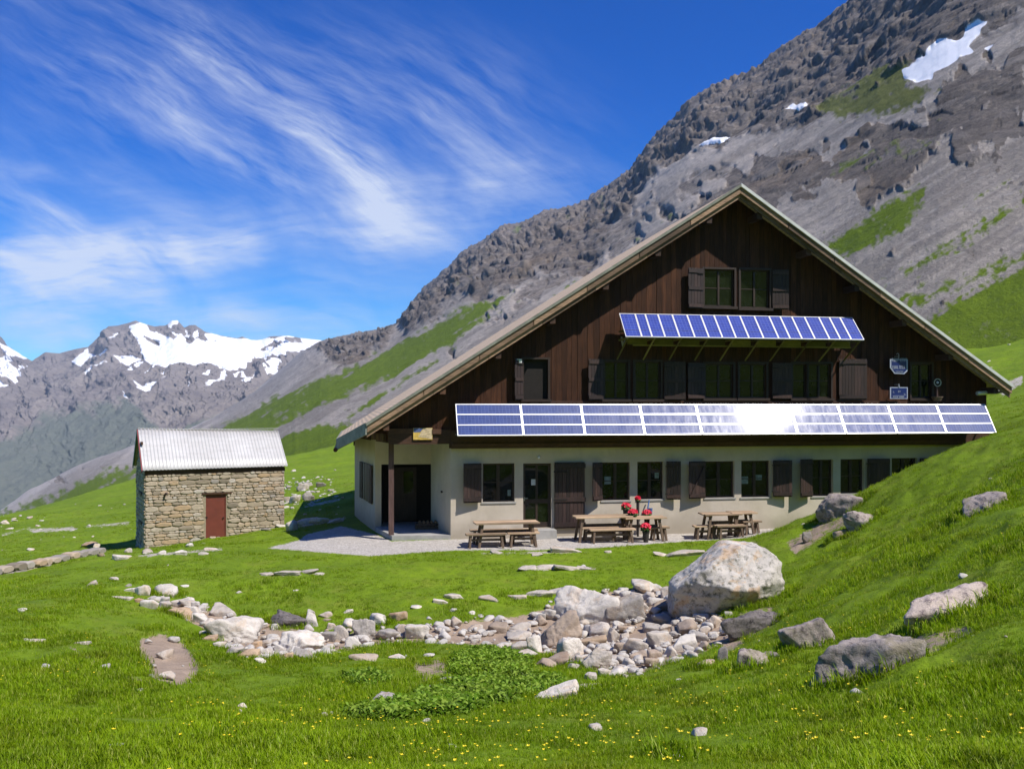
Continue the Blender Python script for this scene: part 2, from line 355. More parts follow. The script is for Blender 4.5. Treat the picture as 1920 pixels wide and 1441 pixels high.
# rocks
def rockfn(base, lichen, dark, lam=.3, dam=.45, s0=1.0):
    def fn(g_):
        c_ = objc(g_); oi = g_.n('ShaderNodeObjectInfo')
        off = g_.n('ShaderNodeVectorMath', {0: g_.n('ShaderNodeCombineXYZ', {0: oi.outputs['Random'], 1: oi.outputs['Random'], 2: oi.outputs['Random']}).outputs[0], 'Scale': 50.0}, operation='SCALE').outputs[0]
        cc = g_.n('ShaderNodeVectorMath', {0: g_.n('ShaderNodeNewGeometry').outputs['Position'], 1: off}, operation='ADD').outputs[0]
        n1 = g_.noise(cc, 2.2 * s0, 7, .68, .3); n2 = g_.noise(cc, 7 * s0, 6, .7); n3 = g_.noise(cc, 40 * s0, 4, .75)
        cr = g_.n('ShaderNodeTexVoronoi', {'Vector': g_.n('ShaderNodeVectorMath', {0: cc, 1: g_.n('ShaderNodeTexNoise', {'Vector': cc, 'Scale': 3.0, 'Detail': 3.0}).outputs['Color']}, operation='ADD').outputs[0], 'Scale': 2.6 * s0}, feature='DISTANCE_TO_EDGE').outputs[0]
        crk = g_.mapr(cr, 0, .03, 1, 0)
        col_ = g_.mix(g_.mapr(n1, .3, .7), tuple(x * .68 for x in base), base)
        col_ = g_.mix(g_.mapr(n2, .50, .66, 0, dam), col_, dark)
        col_ = g_.mix(g_.mapr(g_.noise(cc, 1.7 * s0, 5, .7, .8), .53, .60, 0, lam), col_, lichen)
        col_ = g_.mix(g_.mapr(n3, .6, .8, 0, .5), col_, (.05, .05, .045))
        col_ = g_.mix(g_.m('MULTIPLY', crk, .0), col_, (.06, .055, .05))
        col_ = g_.mix(1.0, col_, oi.outputs['Color'], 'MULTIPLY')
        h_ = g_.m('ADD', g_.m('ADD', g_.m('MULTIPLY', n1, .5), g_.m('MULTIPLY', n2, .5)), g_.m('SUBTRACT', g_.m('MULTIPLY', n3, .22), g_.m('MULTIPLY', crk, .0)))
        return pbsdf(g_, col_, .9, h_, .9, .05)
    return fn
M_rock = mat('pale granite', rockfn((.60, .555, .50), (.42, .26, .12), (.15, .135, .12)))
M_rockp = mat('brown pebble', rockfn((.33, .27, .22), (.42, .24, .12), (.12, .10, .09)))
M_rockd = mat('dark lichened rock', rockfn((.40, .36, .345), (.22, .20, .12), (.055, .045, .05), .6, .95, 1.6))
M_rockm = mat('mottled slope rock', rockfn((.58, .50, .45), (.33, .30, .17), (.10, .075, .085), .6, .95, 1.6))
M_boulder = mat('lichened white boulder', rockfn((.56, .52, .47), (.50, .28, .10), (.10, .10, .075), .42, .95, 1.1))
# grass
def grass_fn(dark, light, dry):
    def fn(g_):
        pos = g_.n('ShaderNodeNewGeometry').outputs['Position']
        p = g_.noise(pos, .35, 4, .6); p2 = g_.noise(pos, 2.2, 4, .65); rnd = attr(g_, 'tone')
        oi = g_.n('ShaderNodeObjectInfo').outputs['Random']
        col_ = g_.mix(g_.mapr(p, .3, .7), dark, light)
        col_ = g_.mix(g_.mapr(g_.noise(pos, .9, 5, .65), .52, .68, 0, .5), col_, (dark[0] * 1.25, dark[1] * .85, dark[2] * 2))
        col_ = g_.mix(g_.mapr(p2, .48, .68, 0, .75), col_, tuple(x * .5 for x in dark))
        col_ = g_.mix(g_.m('MULTIPLY', g_.m('GREATER_THAN', rnd, .88), .7), col_, dry)
        hs = g_.n('ShaderNodeHueSaturation', {'Hue': g_.mapr(oi, 0, 1, .487, .507), 'Saturation': 1.0, 'Value': g_.mapr(rnd, 0, 1, .75, 1.25), 'Color': col_}).outputs[0]
        d_ = g_.n('ShaderNodeBsdfDiffuse', {0: hs}).outputs[0]
        tcol = g_.mix(1.0, hs, (1.0, 1.05, .5), 'MULTIPLY')
        t_ = g_.n('ShaderNodeBsdfTranslucent', {0: tcol}).outputs[0]
        gl = g_.n('ShaderNodeBsdfGlossy', {0: (.6, .7, .5, 1), 'Roughness': .45}).outputs[0]
        x_ = g_.n('ShaderNodeMixShader', {0: .42, 1: d_, 2: t_}).outputs[0]
        return g_.n('ShaderNodeMixShader', {0: .012, 1: x_, 2: gl}).outputs[0]
    return fn
M_grass = mat('meadow grass blades', grass_fn((.175, .285, .006), (.285, .42, .009), (.44, .45, .11)))
M_herb = mat('broad leaf herbs', grass_fn((.08, .165, .008), (.16, .28, .014), (.28, .40, .06)))
M_flower = flat('buttercup yellow', (.75, .60, .01), .6, .1)
def ground_fn(g_):
    pos = g_.n('ShaderNodeNewGeometry').outputs['Position']
    mk = g_.n('ShaderNodeSeparateColor', {0: attr(g_, 'mask', 'Color')})
    p = g_.noise(pos, .3, 5, .6); p2 = g_.noise(pos, 3.0, 6, .7); p3 = g_.noise(pos, 22, 5, .75)
    gr = g_.mix(g_.mapr(p, .3, .7), (.115, .19, .006), (.19, .285, .009))
    gr = g_.mix(g_.mapr(g_.noise(pos, 1.1, 6, .7), .5, .68, 0, .55), gr, (.20, .22, .03))
    gr = g_.mix(g_.mapr(p2, .45, .70, 0, .75), gr, (.085, .14, .007))
    gr = g_.mix(g_.mapr(p3, .58, .78, 0, .6), gr, (.30, .36, .05))
    soil = g_.mix(g_.mapr(p2, .3, .7), (.29, .215, .155), (.42, .32, .24))
    soil = g_.mix(g_.mapr(p3, .55, .75, 0, .6), soil, (.19, .145, .11))
    vo = g_.n('ShaderNodeTexVoronoi', {'Vector': pos, 'Scale': 26.0}); vd = vo.outputs['Color']
    vb = g_.n('ShaderNodeSeparateColor', {0: vd}).outputs[0]
    grav = g_.mix(vb, (.34, .31, .28), (.62, .58, .53))
    grav = g_.mix(g_.mapr(p2, .4, .75, 0, .5), grav, (.30, .25, .20))
    brk = g_.m('ADD', g_.m('MULTIPLY', g_.m('SUBTRACT', p2, .5), .9), g_.m('MULTIPLY', g_.m('SUBTRACT', p3, .5), .7))
    brk = g_.m('ADD', brk, g_.m('MULTIPLY', g_.m('SUBTRACT', g_.noise(pos, 9, 5, .7), .5), .9))
    fs = g_.mapr(g_.m('ADD', mk.outputs[1], brk), .42, .6); fg = g_.mapr(g_.m('ADD', mk.outputs[0], brk), .45, .58); fp = g_.mapr(g_.m('ADD', mk.outputs[2], brk), .52, .6)
    col_ = g_.mix(fs, gr, soil); col_ = g_.mix(fg, col_, grav); col_ = g_.mix(fp, col_, (.46, .41, .36))
    bh = g_.m('ADD', g_.m('MULTIPLY', p3, .6), g_.m('MULTIPLY', p2, .8))
    return pbsdf(g_, col_, .95, bh, .8, .06, spec=.2)
M_ground = mat('alpine meadow ground', ground_fn)
# ================================================================ terrain height field
CTRL = [  # photo column, photo row, distance along the view axis (m): survey points of the near terrain
(0,1441,5.3),(480,1441,5.4),(960,1441,5.3),(1440,1441,4.9),(1920,1441,4.4),
(0,1350,7.5),(480,1350,8.3),(960,1350,8.6),(1440,1370,6.5),(1920,1300,6.5),(1700,1300,7.1),(1450,1300,8.4),(1250,1300,9.6),(1100,1300,10.6),(950,1310,11.0),
(0,1280,10.5),(250,1290,11),(500,1290,11.8),(700,1300,11.6),
(0,1200,14.5),(180,1210,14.8),(320,1230,14.6),(450,1235,15.2),(600,1235,15.6),(750,1240,15.2),(900,1240,14.8),(1050,1262,13.6),(1150,1250,14.2),(1250,1225,15.2),
(0,1130,19),(200,1120,19.8),(300,1125,20.6),(420,1170,19.3),(560,1195,18.3),(700,1190,18.6),(850,1180,18.9),(1000,1190,18.5),(1100,1195,18.0),(1200,1190,17.9),(1300,1180,17.5),
(350,1090,22.2),(550,1130,20.6),(800,1135,20.3),(1000,1110,21.6),(1200,1100,22),
(500,1080,23.0),(700,1080,23.1),(900,1060,24.6),(1100,1060,24.5),(1280,1050,25.3),
(450,1040,26.5),(600,1040,26.3),(800,1035,26.8),(1000,1030,27.3),(1200,1020,28.4),(1380,1003,30.2),
(700,1010,29.8),(850,1012,29.3),(1100,1000,30.7),(1300,992,31.8),(1420,988,31.6),
(1430,1004,28.5),(1500,978,28.0),(1600,930,27.5),(1700,882,27.0),(1780,847,26.5),(1860,818,26.5),(1920,800,27),
(1520,1010,25),(1480,1050,23.5),(1600,1050,19),(1700,1000,20),(1800,930,21),(1920,880,19),(1920,1000,12.5),(1800,1050,13),(1700,1100,13),(1600,1150,12.6),(1500,1150,15),(1450,1190,14.6),(1450,1120,18.6),
(1920,1150,8.6),(1750,1200,8.9),(1600,1230,10),(1400,1240,12),(1320,1250,12.6),(1400,1180,16.3),(1350,1120,19.5),
(0,1085,24),(100,1075,24.6),(200,1062,25.5),(100,1110,21),
(0,1062,31),(120,1045,30.5),(190,1035,30),(245,1033,32.6),(400,1008,34.2),(533,985,36),(620,985,34),(560,1005,31),
(0,1005,42),(150,1000,42),(0,968,68),(80,951,78),(150,930,88),(245,900,104),(330,885,110),
(560,940,46),(600,905,55),(560,880,75),(650,870,75),(640,930,42),(545,855,104),(660,832,98),(560,905,58),
(-200,1500,4.6),(-600,1500,4.6),(-600,1300,9),(-600,1150,18),(-600,1060,34),(-500,985,66),(-1500,1400,6),(-1500,1200,14),(-1500,1060,32),
(2500,1300,5),(2500,1050,9),(2400,900,14),(2300,800,22),(2300,700,34),(2300,620,52),(3300,1200,5),(3300,900,9),(3300,700,22),(3300,500,60),
]
CT3 = [  # column, height, distance
(-1500,2.7,1.3),(-200,2.68,1.3),(960,2.7,1.3),(2100,2.72,1.3),(3300,2.8,1.3),(960,2.55,3),(0,2.5,3),(1920,2.65,3),
(0,-12,108),(150,-11,128),(245,-11,132),(-500,-14,110),(-1500,-14,110),(-1500,-14,132),(0,-20,132),(-600,-18,132),(360,-8,132),
(1850,3.4,34),(1920,4.4,40),(1920,6.6,60),(1900,11,90),(1750,9.6,90),(1850,8.0,70),(1550,4.5,92),(1200,2.0,95),(900,1.2,95),(1400,1.2,46),(1000,.2,40),(1250,.3,36),(1000,-.05,33),(1600,1.0,31),(1500,.15,31.5),(1750,2.2,32),
(1700,2.6,36),(1920,20,125),(1500,8,125),(1000,4,125),(640,-.5,125),(2300,22,90),(2400,40,130),(3300,60,130),(3300,40,90)]
_px = np.array([c[0] for c in CTRL] + [c[0] for c in CT3], float)
_d = np.array([c[2] for c in CTRL] + [c[2] for c in CT3], float)
_z = np.array([CZ - (c[1] - HY) / FX * c[2] for c in CTRL] + [c[1] for c in CT3], float)
def _ab(u, d): return u * 4.25, 3.0 * np.log(d)
_a, _b = _ab((_px - CX) / FX, _d)
def _U(r2): return np.where(r2 > 1e-12, .5 * r2 * np.log(np.maximum(r2, 1e-12)), 0)
_n = len(_a)
_K = _U((_a[:, None] - _a[None]) ** 2 + (_b[:, None] - _b[None]) ** 2) + np.eye(_n) * .0015
_P = np.stack([np.ones(_n), _a, _b], 1)
_sol = np.linalg.solve(np.block([[_K, _P], [_P.T, np.zeros((3, 3))]]), np.concatenate([_z, np.zeros(3)]))
def hraw(x, y):
    y = np.maximum(np.asarray(y, float), 1.25); x = np.asarray(x, float)
    a, b = _ab(np.clip(x / y, -1.5, 1.5), y); sh = a.shape; a = a.ravel(); b = b.ravel(); out = np.empty(a.shape)
    for i in range(0, len(a), 20000):
        aa, bb = a[i:i + 20000, None], b[i:i + 20000, None]
        out[i:i + 20000] = _U((aa - _a) ** 2 + (bb - _b) ** 2) @ _sol[:_n] + _sol[_n] + aa[:, 0] * _sol[_n + 1] + bb[:, 0] * _sol[_n + 2]
    return out.reshape(sh)
def project(x, y, z): return CX + FX * x / y, HY + FX * (CZ - z) / y
# bare patches, measured on the ground around the hut
GRAVEL = [[(500,1027),(560,1013),(575,1001),(640,986),(700,1000),(735,1014),(845,1010),(1050,1003),(1300,990),(1450,984),(1455,993),(1400,1008),(1250,1017),(1130,1026),(1000,1031),(860,1031),(760,1037),(690,1042),(620,1036)]]
SOIL = [[(262,1195),(300,1185),(345,1205),(372,1240),(368,1275),(330,1280),(290,1268),(262,1235)],
        [(120,1205),(140,1210),(190,1238),(240,1258),(300,1278),(255,1278),(180,1250)],
        [(300,1120),(430,1150),(520,1175),(600,1185),(720,1180),(800,1170),(900,1160),(990,1150),(1040,1130),(1120,1110),(1260,1095),(1330,1140),(1390,1180),(1330,1215),(1180,1265),(1100,1250),(1000,1215),(880,1205),(800,1200),(700,1205),(560,1235),(450,1225),(390,1180),(330,1150)],
        [(1470,1015),(1520,985),(1590,960),(1600,975),(1540,1010),(1490,1040)],
        [(1700,1190),(1820,1165),(1830,1180),(1740,1230)],[(1380,1150),(1450,1130),(1460,1165),(1400,1200)],[(1340,1200),(1380,1170),(1400,1200),(1360,1230)],
        [(770,1240),(830,1225),(850,1265),(790,1290)],[(1410,1010),(1440,1025),(1425,1050),(1400,1035)]]
PALE = [[(480,1078),(600,1072),(600,1079),(490,1082)],[(965,1060),(1120,1062),(1120,1070),(970,1070)],[(890,1034),(1060,1030),(1150,1033),(1060,1039),(900,1040)],
        [(40,990),(140,985),(160,995),(60,1000)],[(530,985),(600,975),(650,965),(650,975),(600,985),(540,992)],[(250,1038),(420,1025),(420,1033),(260,1047)],[(0,1000),(60,985),(60,990),(0,1008)],
        [(150,985),(245,975),(245,985),(160,990)],[(570,945),(640,930),(640,940),(580,952)],[(1860,725),(1920,700),(1920,720),(1880,745)]]
def masks(px, py):
    gm = np.zeros(px.shape); sm = np.zeros(px.shape); pm = np.zeros(px.shape)
    for p in GRAVEL: gm = np.maximum(gm, sstep(-5, 5, polyd(px, py, p)))
    for i_, p in enumerate(SOIL): sm = np.maximum(sm, (1.0 if i_ in (0, 2) else .62) * sstep(-9, 9, polyd(px, py, p)))
    for p in PALE: pm = np.maximum(pm, .66 * sstep(-4, 5, polyd(px, py, p)))
    return gm, sm, pm
def bump_h(x, y, flatm=0.0):
    amp = sstep(2, 8, y) * (1 - flatm)
    mnd = sstep(1350, 1500, CX + FX * x / np.maximum(y, 1)) * (1 - sstep(26, 30, y)); rip = mnd * .07 * ridged(x * .5 + y * .35, (y - x) * .9, 0, 3, 15)
    return amp * (rip + .7 * mnd * .06 * fbm(x * 3.1, y * 3.1, 0, 2, 16) + .10 * fbm(x * .55, y * .55, 0, 3, 11) + .055 * fbm(x * 2.0, y * 2.0, 0, 3, 12) + .25 * sstep(40, 90, y) * fbm(x * .15, y * .15, 0, 3, 14)) 
def hflat(x, y):  # the terrace near the hut is level
    px = CX + FX * x / np.maximum(y, 1)
    return sstep(24, 27, y) * (1 - sstep(36, 40, y)) * sstep(480, 600, px) * (1 - sstep(1400, 1460, px))
def scarp(x, y, z):
    yy = np.maximum(y, 1.3); px, py = CX + FX * x / yy, HY + FX * (CZ - z) / yy
    s_ = .32 * (px - 110) - .95 * (py - 1195); t = .95 * (px - 110) + .32 * (py - 1195)
    s_ = -s_ / 1.0; w_ = sstep(-40, 40, t) * (1 - sstep(300, 380, t))
    return w_ * .16 * (sstep(-5, 5, s_) * (1 - sstep(30, 110, s_)) - .5 * sstep(-60, -10, s_) * (1 - sstep(-10, 0, s_)))
def H(x, y):
    z = hraw(x, y); return z + scarp(x, y, z) + bump_h(x, y, .8 * hflat(x, y))
def hit(px, py, d0=3.0, d1=130.0):
    """first ground point on the sight line through a photo pixel -> distance"""
    ds = np.exp(np.linspace(math.log(d0), math.log(d1), 700))
    x = (px - CX) / FX * ds; z = CZ - (py - HY) / FX * ds
    below = z < H(x, ds)
    i = int(np.argmax(below)) if below.any() else len(ds) - 1
    return float(ds[i])
cols = np.concatenate([np.linspace(-4800, -1500, 40, endpoint=False), np.linspace(-1500, -260, 60, endpoint=False), np.arange(-260, 2180, 4.0), np.linspace(2180, 3400, 60, endpoint=False), np.linspace(3400, 6800, 40)])
ds = np.exp(np.linspace(math.log(1.3), math.log(132), 520))
U_, D_ = np.meshgrid((cols - CX) / FX, ds); X_ = U_ * D_; Y_ = D_
Zr = H(X_, Y_); pxg, pyg = project(X_, Y_, Zr)
gm, sm, pm = masks(pxg, pyg)
Zr = Zr - .05 * sm * sstep(1, 0, 0 * sm)
mk = np.stack([gm, sm, pm, np.ones_like(gm)], -1)
ground = gridmesh('ground', X_, Y_, Zr, {'mask': mk}, M_ground); tag(ground, kind='structure')
# unseen slope behind the camera, added to give the window panes green to reflect
xb = np.linspace(-220, 220, 90); yb = np.linspace(1.28, -260, 80); XB, YB = np.meshgrid(xb, yb)
ZB = 2.66 + .0 * XB + .42 * np.maximum(0, -YB - 4) + 1.2 * fbm(XB * .05, YB * .05, 0, 3, 31) * sstep(0, -20, YB) + .02 * XB * sstep(0, -20, YB)
hb = gridmesh('reflected_hillside', XB, YB, ZB, {'mask': np.zeros(XB.shape + (4,))}, M_ground, flip=False); tag(hb, kind='structure')

# ================================================================ main mountain flank
def gsm(a, s):
    k = np.exp(-.5 * (np.arange(-4 * s, 4 * s + 1) / s) ** 2); k /= k.sum(); n_ = len(k) // 2
    pad = np.concatenate([2 * a[0] - a[n_:0:-1], a, 2 * a[-1] - a[-2:-n_ - 2:-1]]); return np.convolve(pad, k, 'valid')
def interp(x, pts): a = np.array(pts, float); return np.interp(x, a[:, 0], a[:, 1])
CREST = [(-300,1010),(-100,985),(0,960),(60,917),(150,872),(245,838),(300,822),(350,806),(400,783),(430,765),(480,732),(530,690),(570,657),(600,640),(640,629),(665,624),(690,621),(720,616),(745,606),(758,592),(775,563),(800,535),(840,503),(870,470),(905,452),(940,425),(985,415),(1020,398),(1060,388),(1100,378),(1150,340),(1185,318),(1215,270),(1250,235),(1290,190),(1335,160),(1370,152),(1440,112),(1490,72),(1540,45),(1590,0),(1650,-60),(1720,-120),(1920,-300),(2200,-480)]
CDEP = [(-300,1500),(0,1500),(250,1900),(430,2500),(600,2500),(745,2100),(760,1900),(900,1500),(1090,1250),(1250,900),(1440,700),(1590,560),(1720,480),(1920,420),(2200,360)]
pc = np.arange(-240, 2160, 2.2); nr = 420
vv = np.linspace(0, 1, nr) ** .92
crest = interp(pc, CREST); cd = np.exp(gsm(np.log(interp(pc, CDEP)), 30)); crest_s = gsm(crest, 34)
fd = np.interp(pc, [-300, 400, 540, 660, 1000, 2200], [120, 118, 100, 90, 86, 84])
xf = (pc - CX) / FX * fd; zf = H(xf, fd) - .8
fpy = HY + FX * (CZ - zf) / fd
IV = (1 / fd)[None] * (1 - vv[:, None]) + (1 / cd)[None] * vv[:, None]
MD = 1 / IV; MPY = fpy[None] * (1 - vv[:, None]) + crest_s[None] * vv[:, None] + (crest - crest_s)[None] * vv[:, None] ** 7
MPX = np.broadcast_to(pc[None], MPY.shape)
MX = (MPX - CX) / FX * MD; MY = MD.copy(); MZ = CZ - (MPY - HY) / FX * MD
def pm_(poly, soft=12): return sstep(-soft, soft, polyd(MPX, MPY, poly))
n_lo = fbm(MPX * .012, MPY * .012, 0, 4, 41); n_mid = fbm(MPX * .04, MPY * .04, 0, 4, 42)
below = MPY - crest[None]
# crag bands
band = interp(pc, [(-300,0),(560,0),(590,35),(640,50),(700,45),(745,8),(760,20),(800,70),(900,105),(1000,120),(1100,115),(1200,75),(1260,75),(1350,110),(1450,150),(1550,165),(1650,230),(1800,300),(2200,400)])[None]
crag = sstep(25, -25, below - band + 45 * n_lo + 25 * n_mid) * (band > 1)
crag2 = pm_([(1240,410),(1330,345),(1430,300),(1530,245),(1640,220),(1740,190),(1830,130),(1990,40),(2160,60),(2160,260),(1960,215),(1880,270),(1790,300),(1700,345),(1640,395),(1560,350),(1480,380),(1400,400),(1300,440)], 30)
crag2 = sstep(.42, .75, crag2 + .95 * n_mid + .6 * n_lo - .1)
crag3 = pm_([(880,600),(980,520),(1080,470),(1200,400),(1290,330),(1450,260),(1500,260),(1430,330),(1350,350),(1200,450),(1100,510),(980,590),(900,640)], 25)
crag3 = .5 * sstep(.6, 1.1, crag3 + 1.1 * n_mid)
C = np.clip(np.maximum(np.maximum(crag, crag2), crag3), 0, 1)
# grass
gsoft = 24
GP = [([(380,812),(420,795),(520,745),(640,690),(760,635),(905,560),(960,545),(900,600),(850,640),(700,722),(640,752),(520,810),(500,830)], 1.15),
      ([(640,775),(720,722),(820,665),(830,680),(740,745),(650,800)], .6),
      ([(1550,462),(1600,430),(1680,375),(1738,350),(1735,385),(1700,425),(1640,460),(1600,487),(1570,480)], 1.45),
      ([(1735,600),(1800,560),(1920,505),(2200,380),(2200,900),(1700,900),(1680,650)], 1.3),
      ([(1600,545),(1700,500),(1820,430),(1930,360),(1930,400),(1820,470),(1720,530),(1640,560)], .62),
      ([(1680,560),(1760,530),(1920,470),(1930,490),(1780,560),(1700,585)], .7),
      ([(1780,390),(1850,345),(1930,290),(1930,330),(1850,385),(1790,410)], .4),
      ([(1520,215),(1560,180),(1640,130),(1700,125),(1700,160),(1760,165),(1700,205),(1640,220),(1560,225)], 1.0),
      ([(1540,300),(1640,270),(1740,255),(1800,250),(1760,290),(1660,310),(1570,330)], .45),
      ([(545,815),(600,800),(700,790),(860,740),(860,860),(400,900),(480,835)], 1.4),
      ([(560,720),(640,660),(700,640),(690,670),(600,730)], .45),
      ([(1090,400),(1180,340),(1200,335),(1150,375),(1100,400)], .5), ([(940,425),(1080,385),(1090,395),(950,440)], .4),
      ([(960,600),(1100,500),(1130,500),(1000,600)], .5),
      ([(-300,1020),(0,965),(150,900),(245,868),(370,830),(420,830),(420,1000),(-300,1100)], 1.0)]
Gm = np.zeros(MPX.shape)
for p, a in GP: Gm = np.maximum(Gm, a * pm_(p, gsoft))
sa = MPX * .848 - MPY * .53; sb = MPX * .53 + MPY * .848    # along and across the fall line
st1 = .6 * fbm(sa * .006, sb * .045, 0, 5, 45) + .55 * fbm(sa * .010, sb * .14, 0, 4, 46)
nfi = fbm(MPX * .13, MPY * .13, 0, 3, 47); Gn = sstep(.34, .95, Gm + .34 * n_mid + .75 * st1 + .40 * nfi)
olive = sstep(430, 180, MPY) * sstep(1000, 1200, MPX)
# snow
S = np.zeros(MPX.shape)
for p, s_ in (([(1852,42),(1836,45),(1790,75),(1757,78),(1750,85),(1735,105),(1712,118),(1690,130),(1697,146),(1716,153),(1745,145),(1750,135),(1775,125),(1802,108),(1822,95),(1815,85),(1835,66)], 5),
              ([(1312,275),(1340,257),(1368,255),(1345,264),(1318,274)], 2), ([(1475,212),(1490,199),(1512,192),(1495,203)], 2),
              ([(1845,92),(1862,84),(1855,96)], 2), ([(708,624),(722,615),(732,613),(728,621)], 2)):
    S = np.maximum(S, sstep(-s_, s_ * .6, polyd(MPX + 6 * n_mid, MPY + 4 * n_mid, p)))
C = C * (1 - S) * (1 - .8 * Gn); CR = C * (1 - .45 * np.clip(np.maximum(crag2, crag3) - crag, 0, 1))
# relief (real metres)
wx, wy, wz = MX / 15, MY / 15, MZ / 15
dw = .6 * fbm(wx * .5, wy * .5, wz * .5, 3, 51)
r1 = ridged(wx * .8 + dw, wy * .5 + dw, wz * .8, 5, 52, .55)
f1, f2, cv = cells(wx * 1.1 + dw, wy * .7, wz * 1.1 + dw, 61)
g1, g2, cw = cells(wx * 3.3 + dw, wy * 2.0, wz * 3.3 + dw, 65)
big_ = ridged(MX / 70, MY / 90, MZ / 60, 4, 57, .5); crg = (3.6 * r1 + 6.5 * (f2 - f1) * (.4 + cv) + 2.6 * (cw - .5) + 2.4 * (g2 - g1) - 2.5 + 7 * (big_ - .3)) * (1 - .55 * sstep(.90, 1.0, vv)[:, None])
gul = 1.1 * ridged(sa * .004, sb * .03, 0, 4, 70) + .5 * ridged(sa * .012, sb * .12, 0, 3, 72)
base = 2.2 * fbm(MX / 60, MY / 60, MZ / 60, 5, 75, .55)
near = sstep(0, .10, vv)[:, None]
scl_ = np.clip(MD / 600, .12, 1.6)
disp = near * (CR * crg * np.clip(scl_, .2, 1.5) + (1 - C) * (1 - .6 * S) * gul * scl_ * 1.3 + base * scl_)
lite = (1 - C) * near * .5 * scl_ * np.abs(fbm(MX / 3.5, MY / 3.5, MZ / 3.5, 3, 77)) * (1 - Gn)
disp = disp + lite
MX2 = MX - .55 * disp; MY2 = MY - .45 * disp; MZ2 = MZ + .70 * disp
# far side of the crest so that it is a solid ridge
bx = [MX2]; by = [MY2]; bz = [MZ2]
for k in (1, 2, 3): bx.append(MX2[-1:] + 25 * k); by.append(MY2[-1:] + 30 * k); bz.append(MZ2[-1:] - 14 * k * k)
def ext(a): return np.concatenate([a] + [a[-1:]] * 3)
mk = np.stack([ext(C), ext(Gn), ext(S), np.ones((nr + 3, len(pc)))], -1)
mk2 = np.stack([ext(st1 * .5 + .5), ext(olive), ext(cw), np.ones((nr + 3, len(pc)))], -1)
def mount_fn(g_):
    pos = g_.n('ShaderNodeNewGeometry').outputs['Position']
    mk_ = g_.n('ShaderNodeSeparateColor', {0: attr(g_, 'mask', 'Color')}); m2 = g_.n('ShaderNodeSeparateColor', {0: attr(g_, 'mask2', 'Color')})
    nf = g_.noise(pos, .38, 9, .78); nq = g_.noise(pos, .16, 8, .75); bl = g_.n('ShaderNodeTexVoronoi', {'Vector': pos, 'Scale': .32}, feature='F1').outputs['Distance']; nm = g_.noise(pos, .09, 6, .7); nl = g_.noise(pos, .02, 4, .6); vf = g_.noise(pos, 4.0, 4, .8)
    scree = g_.mix(g_.mapr(m2.outputs[0], .38, .62), (.34, .305, .275), (.56, .50, .45))
    scree = g_.mix(g_.mapr(nf, .35, .7, 0, .6), scree, (.27, .245, .23))
    scree = g_.mix(g_.mapr(nm, .5, .75, 0, .6), scree, (.52, .46, .40))
    scree = g_.mix(g_.mapr(vf, .6, .75, 0, .4), scree, (.60, .56, .53))
    scree = g_.mix(g_.mapr(nq, .55, .7, 0, .55), scree, (.24, .215, .20))
    scree = g_.mix(g_.mapr(bl, .22, .08, 0, .45), scree, (.62, .58, .54))
    rock = g_.mix(g_.mapr(nm, .3, .7), (.14, .12, .11), (.33, .29, .255))
    rock = g_.mix(g_.mapr(nf, .4, .7, 0, .65), rock, (.045, .042, .042))
    rock = g_.mix(g_.mapr(nl, .52, .68, 0, .45), rock, (.30, .225, .155))
    rock = g_.mix(g_.mapr(m2.outputs[2], .7, 1, 0, .4), rock, (.36, .33, .31))
    grs = g_.mix(g_.mapr(nf, .3, .7), (.10, .145, .022), (.18, .24, .04)); grs = g_.mix(g_.mapr(nq, .5, .7, 0, .5), grs, (.19, .20, .07)); grs = g_.mix(g_.mapr(nm, .5, .7, 0, .35), grs, (.09, .12, .03))
    nr_ = g_.mapr(g_.n('ShaderNodeSeparateXYZ', {0: pos}).outputs[1], 420, 110, .25, 1)
    grs = g_.mix(g_.m('MULTIPLY', nr_, .85), grs, g_.mix(g_.mapr(nf, .3, .7), (.105, .175, .008), (.20, .295, .014)))
    grs = g_.mix(g_.m('MULTIPLY', m2.outputs[1], .8), grs, (.17, .175, .06))
    grs = g_.mix(g_.mapr(vf, .6, .8, 0, .5), grs, (.30, .29, .17))
    ns = g_.m('MULTIPLY', g_.m('SUBTRACT', nf, .5), .7)
    col_ = g_.mix(g_.mapr(g_.m('ADD', mk_.outputs[0], ns), .3, .6), scree, rock)
    col_ = g_.mix(g_.mapr(g_.m('ADD', mk_.outputs[1], g_.m('ADD', ns, g_.m('MULTIPLY', g_.m('SUBTRACT', vf, .5), 1.0))), .22, .92), col_, grs)
    col_ = g_.mix(g_.mapr(mk_.outputs[2], .4, .6), col_, (.82, .82, .84))
    bh = g_.m('ADD', g_.m('MULTIPLY', nf, 1.0), g_.m('ADD', g_.m('MULTIPLY', vf, .35), g_.m('MULTIPLY', nm, 2.0)))
    return pbsdf(g_, col_, .95, bh, g_.mapr(mk_.outputs[2], .2, .6, .95, .1), 1.6, spec=.15)
M_mount = mat('scree and crag mountainside', mount_fn)
mountain = gridmesh('mountain_slope', np.concatenate(bx), np.concatenate(by), np.concatenate(bz), {'mask': mk, 'mask2': mk2}, M_mount)
tag(mountain, kind='structure')

